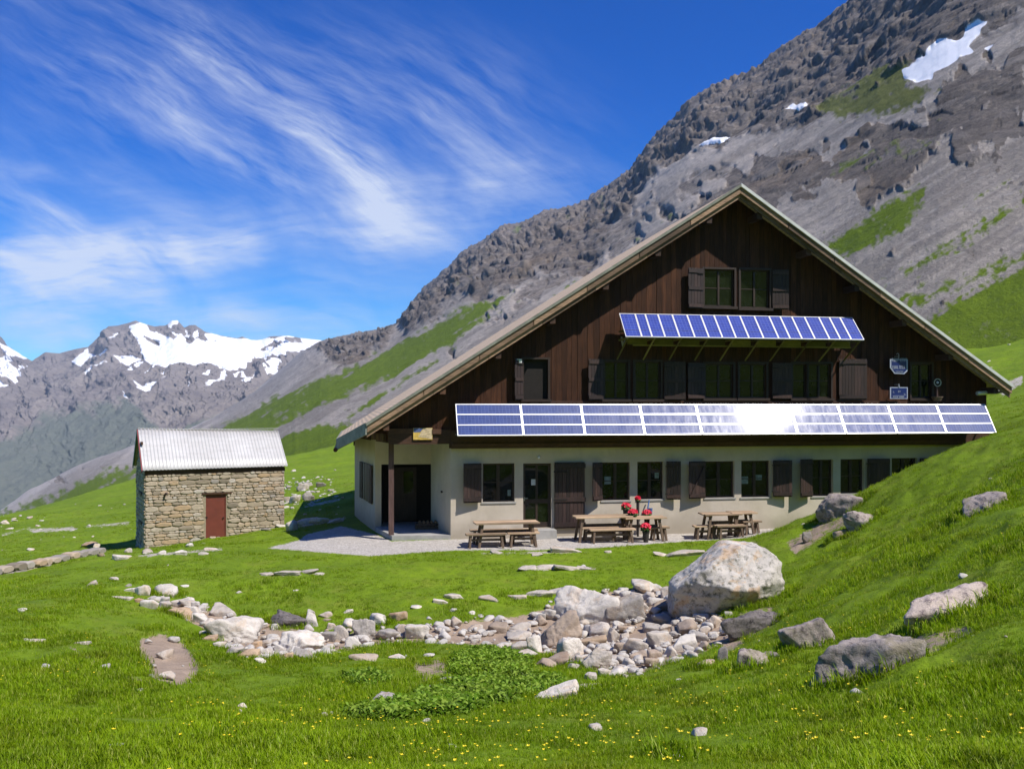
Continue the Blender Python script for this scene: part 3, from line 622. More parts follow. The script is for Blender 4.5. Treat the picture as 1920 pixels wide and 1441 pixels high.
# ================================================================ distant snow range
FC = [(-300,690),(-150,620),(-60,600),(-20,612),(0,643),(22,652),(45,668),(62,677),(85,660),(110,662),(135,655),(165,650),(185,632),(205,612),(225,610),(255,601),(268,606),(290,612),(310,610),(322,601),(332,600),(345,614),(356,609),(366,609),(385,622),(420,630),(445,634),(455,631),(470,637),(490,636),(505,630),(540,629),(560,633),(600,637),(640,650),(700,640),(760,640),(900,700)]
pf = np.arange(-280, 860, 1.6); nf_ = 330
vv = np.linspace(0, 1, nf_); fcr = interp(pf, FC); fcr_s = gsm(fcr, 34)
fpy_ = interp(pf, [(-300,1120),(0,1040),(250,960),(400,880),(900,860)]); fpy_ = gsm(fpy_, 30); fdn = np.interp(pf, [-300, 900], [1300, 1900]); fdf = gsm(np.interp(pf, [-300, -30, 60, 900], [4000, 4000, 3600, 3400]), 20)
IV = (1 / fdn)[None] * (1 - vv[:, None]) + (1 / fdf)[None] * vv[:, None]
FD = 1 / IV; FPY = fpy_[None] * (1 - vv[:, None]) + fcr_s[None] * vv[:, None] + (fcr - fcr_s)[None] * vv[:, None] ** 7; FPX = np.broadcast_to(pf[None], FPY.shape)
X3 = (FPX - CX) / FX * FD; Y3 = FD; Z3 = CZ - (FPY - HY) / FX * FD
q = fbm(FPX * .01, FPY * .01, 0, 4, 81); q2 = fbm(FPX * .05, FPY * .05, 0, 4, 82)
fa = FPX * .80 - FPY * .6; fb = FPX * .6 + FPY * .8
rg = ridged(fa * .007 + .5 * q, fb * .016 + .5 * q, 0, 6, 83, .58)
rg2 = ridged(X3 / 80, Y3 / 120, Z3 / 80, 6, 85, .68)
sl = FPY - fcr[None]
snowm = sstep(-7, 7, polyd(FPX, FPY, [(130,676),(160,655),(190,640),(213,640),(235,612),(262,602),(300,611),(345,618),(380,622),(430,631),(480,636),(540,628),(606,636),(590,645),(566,656),(540,668),(500,664),(468,668),(452,682),(425,690),(405,684),(392,678),(360,684),(338,684),(310,690),(290,684),(262,670),(250,650),(232,640),(222,652),(216,660),(190,664),(165,668),(142,680)]))
for p in ([(160,660),(196,600),(232,600),(258,640),(264,668),(232,676),(222,660),(200,655),(180,664)], [(266,596),(300,606),(328,628),(322,634),(300,624),(280,618)], [(316,616),(322,592),(334,590),(346,622),(332,626)],
          [(343,636),(356,600),(372,600),(388,640),(372,634),(352,642)], [(478,652),(510,636),(540,648),(522,650),(505,656)], [(270,630),(298,640),(295,646),(272,634)], [(535,640),(560,630),(568,642),(548,645)], [(398,640),(402,636),(404,641)]):
    snowm = snowm * (1 - .95 * sstep(-3, 3, polyd(FPX, FPY, p)))
snowm = snowm * (1 - ((FPX > 311) & (FPX < 346) & (sl < 17)))
sn = sstep(.45, .58, snowm + .35 * (q2) - .28 * sstep(.5, .9, rg2))
extra = sstep(-4, 4, polyd(FPX, FPY, [(-300,640),(0,640),(25,655),(70,678),(30,715),(0,730),(-300,760)])) * sstep(-.08, .12, q2 + .12)
couloir = sstep(.42, .62, fbm(fa * .02, fb * .09, 0, 4, 88) * 1.6 + .1) * sstep(145, 60, sl) * sstep(140, 260, FPX) * sstep(620, 500, FPX)
spots = np.zeros(FPX.shape)
for p in ([(255,715),(262,722),(285,718),(300,718),(275,735),(262,730)], [(215,668),(240,662),(258,668),(236,684)], [(300,700),(318,698),(310,705)], [(170,708),(200,684),(205,680),(185,702)], [(385,715),(400,700),(420,688),(415,700)], [(445,705),(470,700),(480,690),(455,712)], [(345,722),(355,708),(350,724)], [(380,700),(392,690),(388,700)], [(500,695),(525,686),(510,700)], [(235,745),(240,738),(243,748)]):
    spots = np.maximum(spots, sstep(-3.5, 3, polyd(FPX + 9 * q2, FPY + 5 * q2, p)))
Sn = np.clip(np.maximum(np.maximum(sn, extra), np.maximum(spots, .8 * couloir * (q2 > .12))), 0, 1)
gf = sstep(90, 220, sl + 80 * q + 40 * q2) * sstep(.1, .4, sstep(-20, 60, polyd(FPX, FPY, [(-300,820),(0,760),(150,700),(250,745),(330,800),(500,700),(560,700),(430,800),(300,900),(0,1050),(-300,1100)])))
am = sstep(1.0, .965, vv)[:, None] * .75 + .25
dz = am * (70 * (rg - .35) + 26 * (rg2 - .3)) * (1 - .75 * snowm * Sn) * (1 - .55 * gf) * np.clip(FD / 3000, .3, 1)
gul3 = 18 * ridged(fa * .02, fb * .06, 0, 4, 87)
dz = dz + am * gul3 * (1 - Sn) * (1 - .6 * gf) * np.clip(FD / 3000, .3, 1)
X4 = X3 - .2 * dz; Y4 = Y3 - .8 * dz; Z4 = Z3 + .35 * dz * am
mk = np.stack([Sn, gf, rg * .5 + .5 * q2, np.ones(FPX.shape)], -1)
EXF = [(k, 1) for k in (1, 2, 3)]
def ext3(a, f): return np.concatenate([a] + [f(a[-1:], k) for k in (1, 2, 3)])
def far_fn(g_):
    pos = g_.n('ShaderNodeNewGeometry').outputs['Position']
    mk_ = g_.n('ShaderNodeSeparateColor', {0: attr(g_, 'mask', 'Color')})
    nf = g_.noise(pos, .05, 9, .8); nm = g_.noise(pos, .008, 5, .65)
    rock = g_.mix(g_.mapr(nm, .3, .7), (.21, .185, .18), (.36, .315, .28))
    rock = g_.mix(g_.mapr(nf, .45, .7, 0, .6), rock, (.085, .08, .10))
    rock = g_.mix(g_.mapr(nf, .3, .42, .5, 0), rock, (.38, .33, .30))
    grs = g_.mix(g_.mapr(nf, .3, .7), (.13, .155, .13), (.20, .215, .175))
    col_ = g_.mix(g_.mapr(g_.m('ADD', mk_.outputs[1], g_.m('MULTIPLY', g_.m('SUBTRACT', nf, .5), .8)), .3, .65), rock, grs)
    col_ = g_.mix(g_.mapr(g_.m('ADD', mk_.outputs[0], g_.m('MULTIPLY', g_.m('SUBTRACT', nf, .5), .25)), .42, .55), col_, (.83, .84, .86))
    return pbsdf(g_, col_, .95, g_.m('ADD', nf, nm), g_.mapr(mk_.outputs[0], .2, .6, .8, .05), 14.0, spec=.1)
M_far = mat('distant snow range rock', far_fn)
far = gridmesh('distant_mountains', ext3(X4, lambda a, k: a + 5 * k), ext3(Y4, lambda a, k: a + 90 * k), ext3(Z4, lambda a, k: a - 40 * k * k), {'mask': ext3(mk, lambda a, k: a)}, M_far)
tag(far, kind='structure')
# ================================================================ chalet
TH = R(9.7); ex = Vector((math.cos(TH), math.sin(TH))); ey = Vector((-math.sin(TH), math.cos(TH)))
P0 = Vector(((1005 - CX) / FX * 30, 30.0))
def ray_t(px, yo): a = Vector(((px - CX) / FX, 1.0)); return (yo + P0.dot(ey)) / a.dot(ey), a
t_, a_ = ray_t(845, 0); ORG = a_ * t_
def Fz(px, py, yo=0.0):
    t, a = ray_t(px, yo); return ((a * t - ORG).dot(ex), CZ - (py - HY) / FX * t)
def fx(px, yo=0.0): return Fz(px, 800, yo)[0]
def fz(px, py, yo=0.0): return Fz(px, py, yo)[1]
def W2L(px, d): p = Vector(((px - CX) / FX * d, d)) - ORG; return (p.dot(ex), p.dot(ey))
def L2W(x, y, z=0): p = ORG + ex * x + ey * y; return Vector((p.x, p.y, z))
CH = empty('chalet', L2W(0, 0, 0), TH, label='large dark timber mountain hut with beige ground floor and solar panels across its gable', cat='mountain hut')
rnd = random.Random(5)
M_notice = flat('faded poster behind glass', (.16, .22, .22), .5, .5, 9, bump=.01)
YF = -.90                                       # plane of the verge, in front of the wall
RG = Fz(1389, 346, YF); LE = Fz(688, 793, YF); RE = Fz(1897, 722, YF)
xr, zr = RG; sl_l = (zr - LE[1]) / (xr - LE[0]); sl_r = (zr - RE[1]) / (RE[0] - xr)
def ztop(x, y=0): return zr - (sl_l * (xr - x) if x < xr else sl_r * (x - xr))
DEP = 14.0; VT = .44
ycf = 2.6; xcf = fx(633, ycf)
XL, XR = fx(735), fx(1850)
# ---- roof
rf = MB()
t0 = lambda x, y: ztop(x); tb = lambda x, y: ztop(x) - .10
rf.prism([(LE[0], YF), (xr, YF), (xr, DEP), (xcf, DEP), (xcf, ycf)], t0, tb)
rf.prism([(xr, YF), (RE[0], YF), (RE[0], DEP), (xr, DEP)], lambda x, y: zr - sl_r * (x - xr), lambda x, y: zr - sl_r * (x - xr) - .10)
roof = rf.obj('roof', M_roof, CH)
fl = MB()
def vbar(mb, xa, xb, y, th, top, bot, slope=None, c=None):
    za = ztop(xa) if xa != xr else zr; zb = ztop(xb) if xb != xr else zr
    vs = [(xa, y, za - bot), (xb, y, zb - bot), (xb, y + th, zb - bot), (xa, y + th, za - bot), (xa, y, za - top), (xb, y, zb - top), (xb, y + th, zb - top), (xa, y + th, za - top)]
    mb.add(vs, [(0, 3, 2, 1), (4, 5, 6, 7), (0, 1, 5, 4), (1, 2, 6, 5), (2, 3, 7, 6), (3, 0, 4, 7)], c)
vbar(fl, LE[0] - .02, xr, YF - .06, .055, -.02, .08); fl.obj('roof_flashing', M_flash, roof)
fl = MB(); vbar(fl, xr, RE[0] + .03, YF - .06, .055, -.035, .08); fl.obj('roof_flashing', M_flashw, roof)
def verge(x0, x1, n):
    vb = MB(); xs = np.linspace(x0, x1, n + 1)
    for i in range(n):
        g_ = .012
        vbar(vb, xs[i] + g_, xs[i + 1] if i == n - 1 else xs[i + 1] - g_, YF - .005 - .008 * rnd.random(), .06, .09, .29, c=rnd.random())
        vbar(vb, xs[i] + g_ + .3 if i else xs[i], min(xs[i + 1] + .3, x1) if x1 > x0 else xs[i + 1], YF + .075, .05, .22, VT, c=rnd.random())
    vb.obj('verge_board', M_verge, roof)
verge(LE[0], xr, 7); verge(xr, RE[0], 6)
# eave fascia along the cut corner and the long eave
fb_ = MB()
def fascia(mb, p, q, top, bot, th=.05):
    d = (Vector(q) - Vector(p)).normalized(); n_ = Vector((d.y, -d.x)) * th
    pts = [Vector(p), Vector(q), Vector(q) + n_, Vector(p) + n_]
    zs = [ztop(p[0]), ztop(q[0]), ztop(q[0]), ztop(p[0])]
    vs = [(v.x, v.y, z - bot) for v, z in zip(pts, zs)] + [(v.x, v.y, z - top) for v, z in zip(pts, zs)]
    mb.add(vs, [(0, 3, 2, 1), (4, 5, 6, 7), (0, 1, 5, 4), (1, 2, 6, 5), (2, 3, 7, 6), (3, 0, 4, 7)])
fascia(fb_, (xcf, ycf), (LE[0], YF), -.015, .36)
fascia(fb_, (xcf, DEP), (xcf, ycf), -.015, .30)
fb_.obj('eave_fascia', M_flash, roof)
gt = MB(); gt.tube((xcf - .07, ycf - .15, ztop(xcf) - .36), (xcf - .07, DEP, ztop(xcf) - .34), .075); gt.obj('gutter', M_beam, roof)
# purlins and rafters under the overhang
pb = MB()
for x in np.linspace(LE[0] + .6, RE[0] - .5, 13):
    if abs(x - xr) < .5: x = xr
    pb = MB(); pb.box(x - .09, x + .09, YF + .14, .0, ztop(x) - .62 - (.1 if x == xr else 0), ztop(x) - .40 - (.1 if x == xr else 0), rnd.random()); pb.obj('purlin_end', M_beam, roof)
ut = MB(); ut.tube((fx(1830, -.3), -.35, fz(1830, 737, -.35)), (fx(1868, -.3), -.35, fz(1868, 735, -.35)), .075); gp = ut.obj('gutter_pipe', M_alu, CH)
ut = MB(); ut.tube((fx(1868, -.3), -.35, fz(1868, 735, -.35)), (fx(1890, -.3), -.35, fz(1890, 733, -.35)), .04); ut.obj('pipe_elbow', M_black, gp)
# ---- openings
GW = [(905,965,868,941),(1129,1181,866,938),(1195,1244,865,936),(1322,1377,864,933),(1390,1444,863,932),(1523,1562,861,930),(1576,1620,860,925),(1672,1720,858,922)]
UW = [(982,1027,674,748),(1133,1177,678,748),(1190,1238,678,748),(1322,1374,682,746),(1386,1436,682,746),(1486,1512,682,746),(1515,1557,682,746),(1708,1746,682,746)]
TW = [(1320,1376,506,574),(1388,1442,507,577)]
def rect(r, yo=0.0):
    a = Fz(r[0], r[3], yo); b = Fz(r[1], r[2], yo); return (a[0], b[0], a[1], b[1])
# ---- ground floor wall with reveals
ZW = fz(1000, 838)
def holewall(mb, x0, x1, z0, z1, holes, y=0.0, dep=.26):
    xs = sorted({x0, x1} | {h[0] for h in holes} | {h[1] for h in holes}); zs = sorted({z0, z1} | {h[2] for h in holes} | {h[3] for h in holes})
    xs = [x for x in xs if x0 <= x <= x1]; zs = [z for z in zs if z0 <= z <= z1]
    vid = {}
    def vi(i, j):
        if (i, j) not in vid: vid[(i, j)] = len(mb.v); mb.v.append((xs[i], y, zs[j]))
        return vid[(i, j)]
    for i in range(len(xs) - 1):
        for j in range(len(zs) - 1):
            cx_, cz_ = (xs[i] + xs[i + 1]) / 2, (zs[j] + zs[j + 1]) / 2
            if any(h[0] < cx_ < h[1] and h[2] < cz_ < h[3] for h in holes): continue
            mb.f.append((vi(i, j), vi(i + 1, j), vi(i + 1, j + 1), vi(i, j + 1))); mb.c.append(.5)
    for h in holes:
        a, b, c, d = h
        mb.add([(a, y, c), (a, y + dep, c), (a, y + dep, d), (a, y, d)], [(0, 1, 2, 3)]); mb.add([(b, y, c), (b, y + dep, c), (b, y + dep, d), (b, y, d)], [(3, 2, 1, 0)])
        mb.add([(a, y, c), (b, y, c), (b, y + dep, c), (a, y + dep, c)], [(0, 1, 2, 3)]); mb.add([(a, y, d), (b, y, d), (b, y + dep, d), (a, y + dep, d)], [(3, 2, 1, 0)])
door_r = rect((981, 1034, 868, 990))
gh = [rect(r) for r in GW] + [door_r]
wl = MB(); XRW = fx(1850)
holewall(wl, 0.0, XRW, -.6, ZW, gh, 0.0)
C1 = W2L(808, 31.8); C2 = W2L(703, 31.6); C3 = W2L(665, 36.0)
def vwall(mb, p, q, z0, z1, c=None): mb.add([(p[0], p[1], z0), (q[0], q[1], z0), (q[0], q[1], z1), (p[0], p[1], z1)], [(0, 1, 2, 3)], c)
ZP = 2.93
vwall(wl, C1, (0, 0), -.6, ZP + .3)
# porch back wall with the wide opening
J0 = W2L(715, 31.63); lint = CZ - (870 - HY) / FX * 31.7
vwall(wl, C2, J0, -.6, ZP + .3); vwall(wl, J0, C1, lint, ZP + .3)
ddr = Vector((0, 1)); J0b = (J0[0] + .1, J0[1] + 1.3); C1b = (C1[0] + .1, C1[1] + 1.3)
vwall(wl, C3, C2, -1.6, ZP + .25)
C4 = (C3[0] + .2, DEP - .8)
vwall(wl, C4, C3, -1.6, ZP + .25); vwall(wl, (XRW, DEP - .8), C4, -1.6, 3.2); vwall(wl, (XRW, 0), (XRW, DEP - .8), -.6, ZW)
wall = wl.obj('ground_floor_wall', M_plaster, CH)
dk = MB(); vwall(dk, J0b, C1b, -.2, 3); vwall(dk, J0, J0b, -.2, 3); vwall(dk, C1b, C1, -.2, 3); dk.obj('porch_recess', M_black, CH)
# inner entrance door at the back of the recess
ed = MB(); jm = (J0b[0] * .55 + C1b[0] * .45, J0b[1] * .55 + C1b[1] * .45)
ed.box(jm[0] - .5, jm[0] + .42, jm[1] - .14, jm[1] - .08, .15, 2.1, .3)
edo = ed.obj('entrance_door', M_shut, CH)
ep = MB(); ep.box(jm[0] - .05, jm[0] + .3, jm[1] - .155, jm[1] - .143, 1.15, 1.95); ep.obj('pane', M_glass, edo)
# ---- window builder
def window(x0, x1, z0, z1, y, cols=2, rows=2, fw=.055, name='window', mull=.05, sill=None, glass=None):
    f = MB(); f.box(x0, x0 + fw, y, y + .07, z0, z1); f.box(x1 - fw, x1, y, y + .07, z0, z1); f.box(x0 + fw, x1 - fw, y, y + .07, z1 - fw, z1); f.box(x0 + fw, x1 - fw, y, y + .07, z0, z0 + fw)
    for i in range(1, cols):
        xm = x0 + (x1 - x0) * i / cols; f.box(xm - mull, xm + mull, y - .012, y + .055, z0 + fw, z1 - fw)
    for j in range(1, rows):
        zm = z0 + (z1 - z0) * j / rows; f.box(x0 + fw, x1 - fw, y + .012, y + .05, zm - .014, zm + .014)
    wn = f.obj(name, M_frame, CH)
    p_ = MB(); p_.box(x0 + fw * .5, x1 - fw * .5, y + .03, y + .038, z0 + fw * .5, z1 - fw * .5); p_.obj('pane', glass or M_glass, wn)
    if sill:
        s_ = MB(); s_.box(x0 - .05, x1 + .05, sill[0], y, z0 - .055, z0 - .003); s_.obj('sill', sill[1], wn)
    return wn
def shutter(x0, x1, z0, z1, y, hinge='l', ang=6, battens=2, brace=None, top=0, label=None):
    w_ = x1 - x0; M0 = Matrix.Translation((x0 if hinge == 'l' else x1, y, 0)) @ Matrix.Rotation(R(-ang if hinge == 'l' else ang), 4, 'Z')
    sgn = 1 if hinge == 'l' else -1
    m_ = MB(); nb = max(3, int(w_ / .11))
    for i in range(nb):
        a = w_ * i / nb + .004; b = w_ * (i + 1) / nb - .004
        xa, xb = (a, b) if sgn > 0 else (-b, -a)
        m_.box(xa, xb, 0, .028, z0, z1, rnd.random(), M0)
    xa, xb = (0.01, w_ - .01) if sgn > 0 else (-w_ + .01, -.01)
    for k in range(battens):
        zc = z0 + (z1 - z0) * ((.08, .92) if battens == 2 else (.07, .5, .92))[k]
        m_.box(xa, xb, -.03, 0, zc - .055, zc + .055, rnd.random(), M0)
    if brace: m_.bar(M0 @ Vector((xa + .05, -.012, z0 + .15)), M0 @ Vector((xb - .05, -.012, z1 - .2)), .02, .09, .6, up=(0, -1, 0))
    o = m_.obj('shutter', M_shut, CH)
    if label: o['label'] = label
    for zc in (z0 + .18, z1 - .18):
        h_ = MB(); h_.box(min(0, sgn * .22), max(0, sgn * .22), -.038, -.03 if battens else 0, zc - .012, zc + .012, None, M0)
        h_.tube(M0 @ Vector((0, .03, zc)), M0 @ Vector((0, .16, zc)), .012, n=6)
        h_.obj('hinge', M_black, o)
    return o
for k_, r in enumerate(gh[:-1]):
    wn = window(*r, .13, 2, 2, sill=(-.03, M_conc))
    for (i_, a_, b_, c_, d_) in ((1, .12, .36, .42, .62), (2, .72, .88, .55, .7), (4, .06, .3, .36, .56), (4, .5, .78, .46, .6), (0, .8, .9, .14, .3)):
        if i_ == k_: m_ = MB(); m_.box(r[0] + (r[1] - r[0]) * a_, r[0] + (r[1] - r[0]) * b_, .156, .1585, r[2] + (r[3] - r[2]) * c_, r[2] + (r[3] - r[2]) * d_); m_.obj('notice', M_notice, wn)
# glazed door
d = door_r
dm = MB(); y_ = .12
dm.box(d[0], d[0] + .09, y_, y_ + .08, d[2], d[3]); dm.box(d[1] - .09, d[1], y_, y_ + .08, d[2], d[3]); dm.box(d[0] + .09, d[1] - .09, y_, y_ + .08, d[3] - .08, d[3]); dm.box(d[0] + .09, d[1] - .09, y_, y_ + .08, d[2], d[2] + .18)
zc = d[2] + (d[3] - d[2]) * .41; dm.box(d[0] + .09, d[1] - .09, y_, y_ + .07, zc - .07, zc + .07); xm = (d[0] + d[1]) / 2; dm.box(xm - .035, xm + .035, y_ + .008, y_ + .07, d[2] + .18, d[3] - .08)
door = dm.obj('glazed_door', M_frame, CH)
p_ = MB(); p_.box(d[0] + .05, d[1] - .05, y_ + .035, y_ + .045, d[2] + .1, d[3] - .05); p_.obj('pane', M_glass, door)
h_ = MB(); h_.box(d[0] + .05, d[0] + .075, y_ - .03, y_, zc + .02, zc + .14); h_.box(d[0] + .05, d[0] + .17, y_ - .05, y_ - .03, zc + .09, zc + .11); h_.obj('handle', M_metal, door)
nt = MB(); nr_ = rect((996, 1007, 898, 909), y_ + .03); nt.box(nr_[0], nr_[1], y_ + .026, y_ + .034, nr_[2], nr_[3]); no = nt.obj('door_notice', M_paper, door)
nt = MB()
for k in range(4): zk = nr_[3] - .035 - .035 * k; nt.box(nr_[0] + .02, nr_[1] - .03 - .02 * (k % 2), y_ + .022, y_ + .025, zk - .008, zk)
nt.obj('notice_print', M_sky_p, no)
st = MB(); a = Fz(982, 1002, -.35); b = Fz(1036, 990, -.35); st.box(a[0], b[0] + .1, -.55, -.003, -.25, d[2] - .01); st.obj('door_step', M_conc, CH)
# shutters, ground floor
for (x0, x1, y0, y1, hg, an, br) in ((868,903,868,942,'r',9,0),(1105,1129,866,938,'r',30,0),(1249,1275,864,936,'l',9,0),(1289,1322,864,934,'r',10,1),(1449,1483,862,931,'l',7,0),(1495,1523,860,931,'r',18,0),(1626,1666,859,925,'l',5,0),(1724,1760,858,918,'l',5,0)):
    r = rect((x0, x1, y0, y1), -.1); shutter(r[0], r[1], r[2], r[3], -.13, hg, an, 2, br)
r = rect((1040, 1096, 866, 990), -.05)
ds_ = MB(); nb = 8
for i in range(nb): ds_.box(r[0] + (r[1] - r[0]) * i / nb + .004, r[0] + (r[1] - r[0]) * (i + 1) / nb - .004, -.09, -.05, r[2], r[3], rnd.random())
for zc in (r[2] + .12, r[2] + .95, r[3] - .12): ds_.box(r[0] - .02, r[1] + .02, -.125, -.09, zc - .07, zc + .07, rnd.random())
ds_.box(r[0], r[1], -.05, -.003, r[2], r[3])
ob = ds_.obj('door_shutter', M_shut, CH)
for zc in (r[2] + .95, r[3] - .3): h_ = MB(); h_.box(r[0] - .05, r[0] + .4, -.135, -.126, zc - .02, zc + .02); h_.obj('hinge', M_black, ob)
lb = MB(); q = Fz(1010, 857); lb.tube((q[0], -.08, q[1]), (q[0], -.003, q[1]), .035, .05); lb.obj('wall_light', M_white, CH)
# ---- timber cladding of the gable (individual boards)
holes = [rect(r) for r in UW + TW]
zb_l = fz(790, 806); zb_r = fz(1100, 838)
cl = MB(); x = LE[0] + .25; xend = XR
while x < xend:
    wd = rnd.uniform(.13, .21); x2 = min(x + wd, xend); tone = rnd.random(); yj = rnd.uniform(-.014, .006)
    xs = sorted({x, x2} | {h[k] for h in holes for k in (0, 1) if x < h[k] < x2})
    for a, b in zip(xs[:-1], xs[1:]):
        m0 = (a + b) / 2; zt_a, zt_b = ztop(a) - .12, ztop(b) - .12
        z0 = zb_r if m0 > 0 else zb_l
        cuts = sorted([(h[2], h[3]) for h in holes if h[0] <= m0 <= h[1]])
        lo = z0; segs = []
        for c_ in cuts: segs.append((lo, c_[0])); lo = c_[1]
        segs.append((lo, None))
        for s0, s1 in segs:
            if s1 is None and min(zt_a, zt_b) <= s0: continue
            ga = .004 if a == x else 0; gb = .004 if b == x2 else 0
            ta, tb_ = (zt_a, zt_b) if s1 is None else (s1, s1)
            vs = [(a + ga, yj, s0), (b - gb, yj, s0), (b - gb, .05, s0), (a + ga, .05, s0), (a + ga, yj, ta), (b - gb, yj, tb_), (b - gb, .05, tb_), (a + ga, .05, ta)]
            cl.add(vs, [(0, 3, 2, 1), (4, 5, 6, 7), (0, 1, 5, 4), (1, 2, 6, 5), (2, 3, 7, 6), (3, 0, 4, 7)], tone)
    x = x2
cl.obj('gable_cladding', M_clad, CH)
bk = MB(); bk.add([(LE[0] + .2, .16, zb_l), (0, .16, zb_l), (0, .16, zb_r), (XR, .16, zb_r), (XR, .16, ztop(XR) - .12), (xr, .16, zr - .12), (LE[0] + .2, .16, ztop(LE[0] + .2) - .12)], [tuple(range(7))])
vwall(bk, (XR, .16), (XR, DEP - .8), zb_r, ztop(XR) - .12)
bk.add([(XR, DEP - .8, 2.5), (xcf + .5, DEP - .8, 2.5), (xcf + .5, DEP - .8, ztop(xcf + .5) - .12), (xr, DEP - .8, zr - .12), (XR, DEP - .8, ztop(XR) - .12)], [(0, 1, 2, 3, 4)])
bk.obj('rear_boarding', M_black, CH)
# sill band and fascia beam between the floors
bm = MB(); bm.box(0.0, XR + .02, -.16, .0 - .016, ZW - .02, fz(1100, 806, -.16), .35); bm.box(.02, XR, -.20, -.162, ZW + .03, ZW + .14, .6)
bm.obj('floor_beam', M_beam, CH)
bm = MB(); bm.box(fx(955), fx(1760), -.05, -.016, fz(1100, 756), fz(1100, 751), .4); bm.obj('sill_rail', M_beam, CH)
# upper windows and shutters
def trim(r, y=-.05):
    m_ = MB(); w_ = .07
    m_.box(r[0] - w_, r[0] - .002, y, -.017, r[2] - .03, r[3] + w_); m_.box(r[1] + .002, r[1] + w_, y, -.017, r[2] - .03, r[3] + w_); m_.box(r[0] - .002, r[1] + .002, y - .01, -.017, r[3] + .003, r[3] + w_); m_.box(r[0] - .1, r[1] + .1, y - .07, -.017, r[2] - .09, r[2] - .003)
    return m_
for k, r0 in enumerate(UW + TW):
    r = rect(r0); 
    if k == 0:
        m_ = MB(); m_.box(r[0], r[1], .10, .14, r[2], r[3]); wn = trim(r).obj('window', M_frame, CH); m_.obj('opening', M_black, wn); continue
    wn = window(*r, .05, 2 if (r[1] - r[0]) > .6 else 1, 2, fw=.05, mull=.032); t2 = trim(r).obj('casing', M_frame, wn)
for (x0, x1, y0, y1, hg, an, bt) in ((962,981,672,750,'r',25,3),(1101,1131,673,750,'r',12,3),(1245,1284,678,750,'l',8,3),(1288,1321,680,748,'r',6,3),(1448,1483,680,748,'l',4,3),(1573,1624,673,750,'l',3,2),
                                     (1288,1319,503,578,'r',10,3),(1448,1477,506,580,'l',10,3)):
    r = rect((x0, x1, y0, y1), -.08); shutter(r[0], r[1], r[2], r[3], -.09, hg, an, bt)
q = rect((966, 978, 673, 680), -.14); m_ = MB(); m_.box(q[0], q[1], -.20, -.19, q[2], q[3]); m_.obj('number_plate', M_paper, CH)
# ---- solar arrays
def panel_mesh(name, x0, x1, pt, pb_, rows, cx_, cz_, fr=.026, gap=.010, frame_mat=None, cell=None, parent=None, split=False):
    """one tilted module; pt = (y,z) of its top edge, pb_ of its bottom edge"""
    pt, pb_ = Vector((0, *pt)), Vector((0, *pb_)); dn = pb_ - pt; L = dn.length; dn.normalize(); nn = Vector((1, 0, 0)).cross(dn); nn = nn if nn.y < 0 else -nn
    def P3(x, s, h=0.0): p = pt + dn * s + nn * h; return (x, p.y, p.z)
    def slab(mb, xa, xb, s0, s1, h0, h1): 
        vs = [P3(xa, s0, h0), P3(xb, s0, h0), P3(xb, s1, h0), P3(xa, s1, h0), P3(xa, s0, h1), P3(xb, s0, h1), P3(xb, s1, h1), P3(xa, s1, h1)]
        mb.add(vs, [(0, 1, 2, 3), (7, 6, 5, 4), (0, 4, 5, 1), (1, 5, 6, 2), (2, 6, 7, 3), (3, 7, 4, 0)])
    f = MB(); a, b = x0 + gap, x1 - gap
    slab(f, a, a + fr, 0, L, -.03, .012); slab(f, b - fr, b, 0, L, -.03, .012)
    for k in range(rows + 1):
        s = L * k / rows; h_ = fr * (.62 if 0 < k < rows else .5); s0 = max(0, s - h_) if k else 0; s1 = min(L, s + h_) if k < rows else L
        if k == 0: s1 = fr
        if k == rows: s0 = L - fr
        slab(f, a + fr, b - fr, s0, s1, -.03, .010)
    slab(f, a + fr * .5, b - fr * .5, fr * .5, L - fr * .5, -.032, -.012)
    fo = f.obj('solar_panel', frame_mat or M_alu, parent)
    me = bpy.data.meshes.new('cells'); vs = []; fs = []; uvs = []
    for k in range(rows):
        s0, s1 = L * k / rows + fr * .5, L * (k + 1) / rows - fr * .5
        bb = len(vs); vs += [P3(a + fr * .8, s1, 0.0), P3(b - fr * .8, s1, 0.0), P3(b - fr * .8, s0, 0.0), P3(a + fr * .8, s0, 0.0)]; fs.append((bb, bb + 1, bb + 2, bb + 3))
        o_ = 20 * rnd.randint(0, 50); uvs += [(o_, 0), (o_ + cx_, 0), (o_ + cx_, cz_), (o_, cz_)]
    me.from_pydata(vs, [], fs); uv = me.uv_layers.new(name='UVMap')
    for i, u in enumerate(uvs): uv.data[i].uv = u
    me.update()
    if me.polygons[0].normal.y > 0: me.flip_normals()
    co = link('cell_glass', me, cell, fo)
    return fo
YT, YB = -.50, -1.10
arr = bpy.data.objects.new('solar_array', None); COL.objects.link(arr); arr.parent = CH
ptL = (YT, fz(1350, 757.5, YT)); pbL = (YB, fz(1350, 814, YB))
xa = fx(853, -.45); xb_ = fx(1845, -.45); base_b = [fx(p, -.45) for p in (853, 975, 1088, 1198, 1303, 1393, 1479, 1568, 1662, 1753, 1845)]
for a, b in zip(base_b[:-1], base_b[1:]): panel_mesh('p', a, b, ptL, pbL, 3, 18, 4, cell=M_cellA, parent=arr)
for a in base_b: sp_ = MB(); sp_.bar((min(max(a, xa + .06), xb_ - .06), -.17, pbL[1] + .02), (min(max(a, xa + .06), xb_ - .06), YB + .05, pbL[1] + .0), .05, .05); sp_.obj('array_bracket', M_metal, arr)
wr = MB(); wr.box(xa, xb_, YT + .02, -.055, ptL[1] - .05, ptL[1] - .015, .5); wr.obj('array_ledge', M_beam, arr)
arr2 = bpy.data.objects.new('solar_array', None); COL.objects.link(arr2); arr2.parent = CH
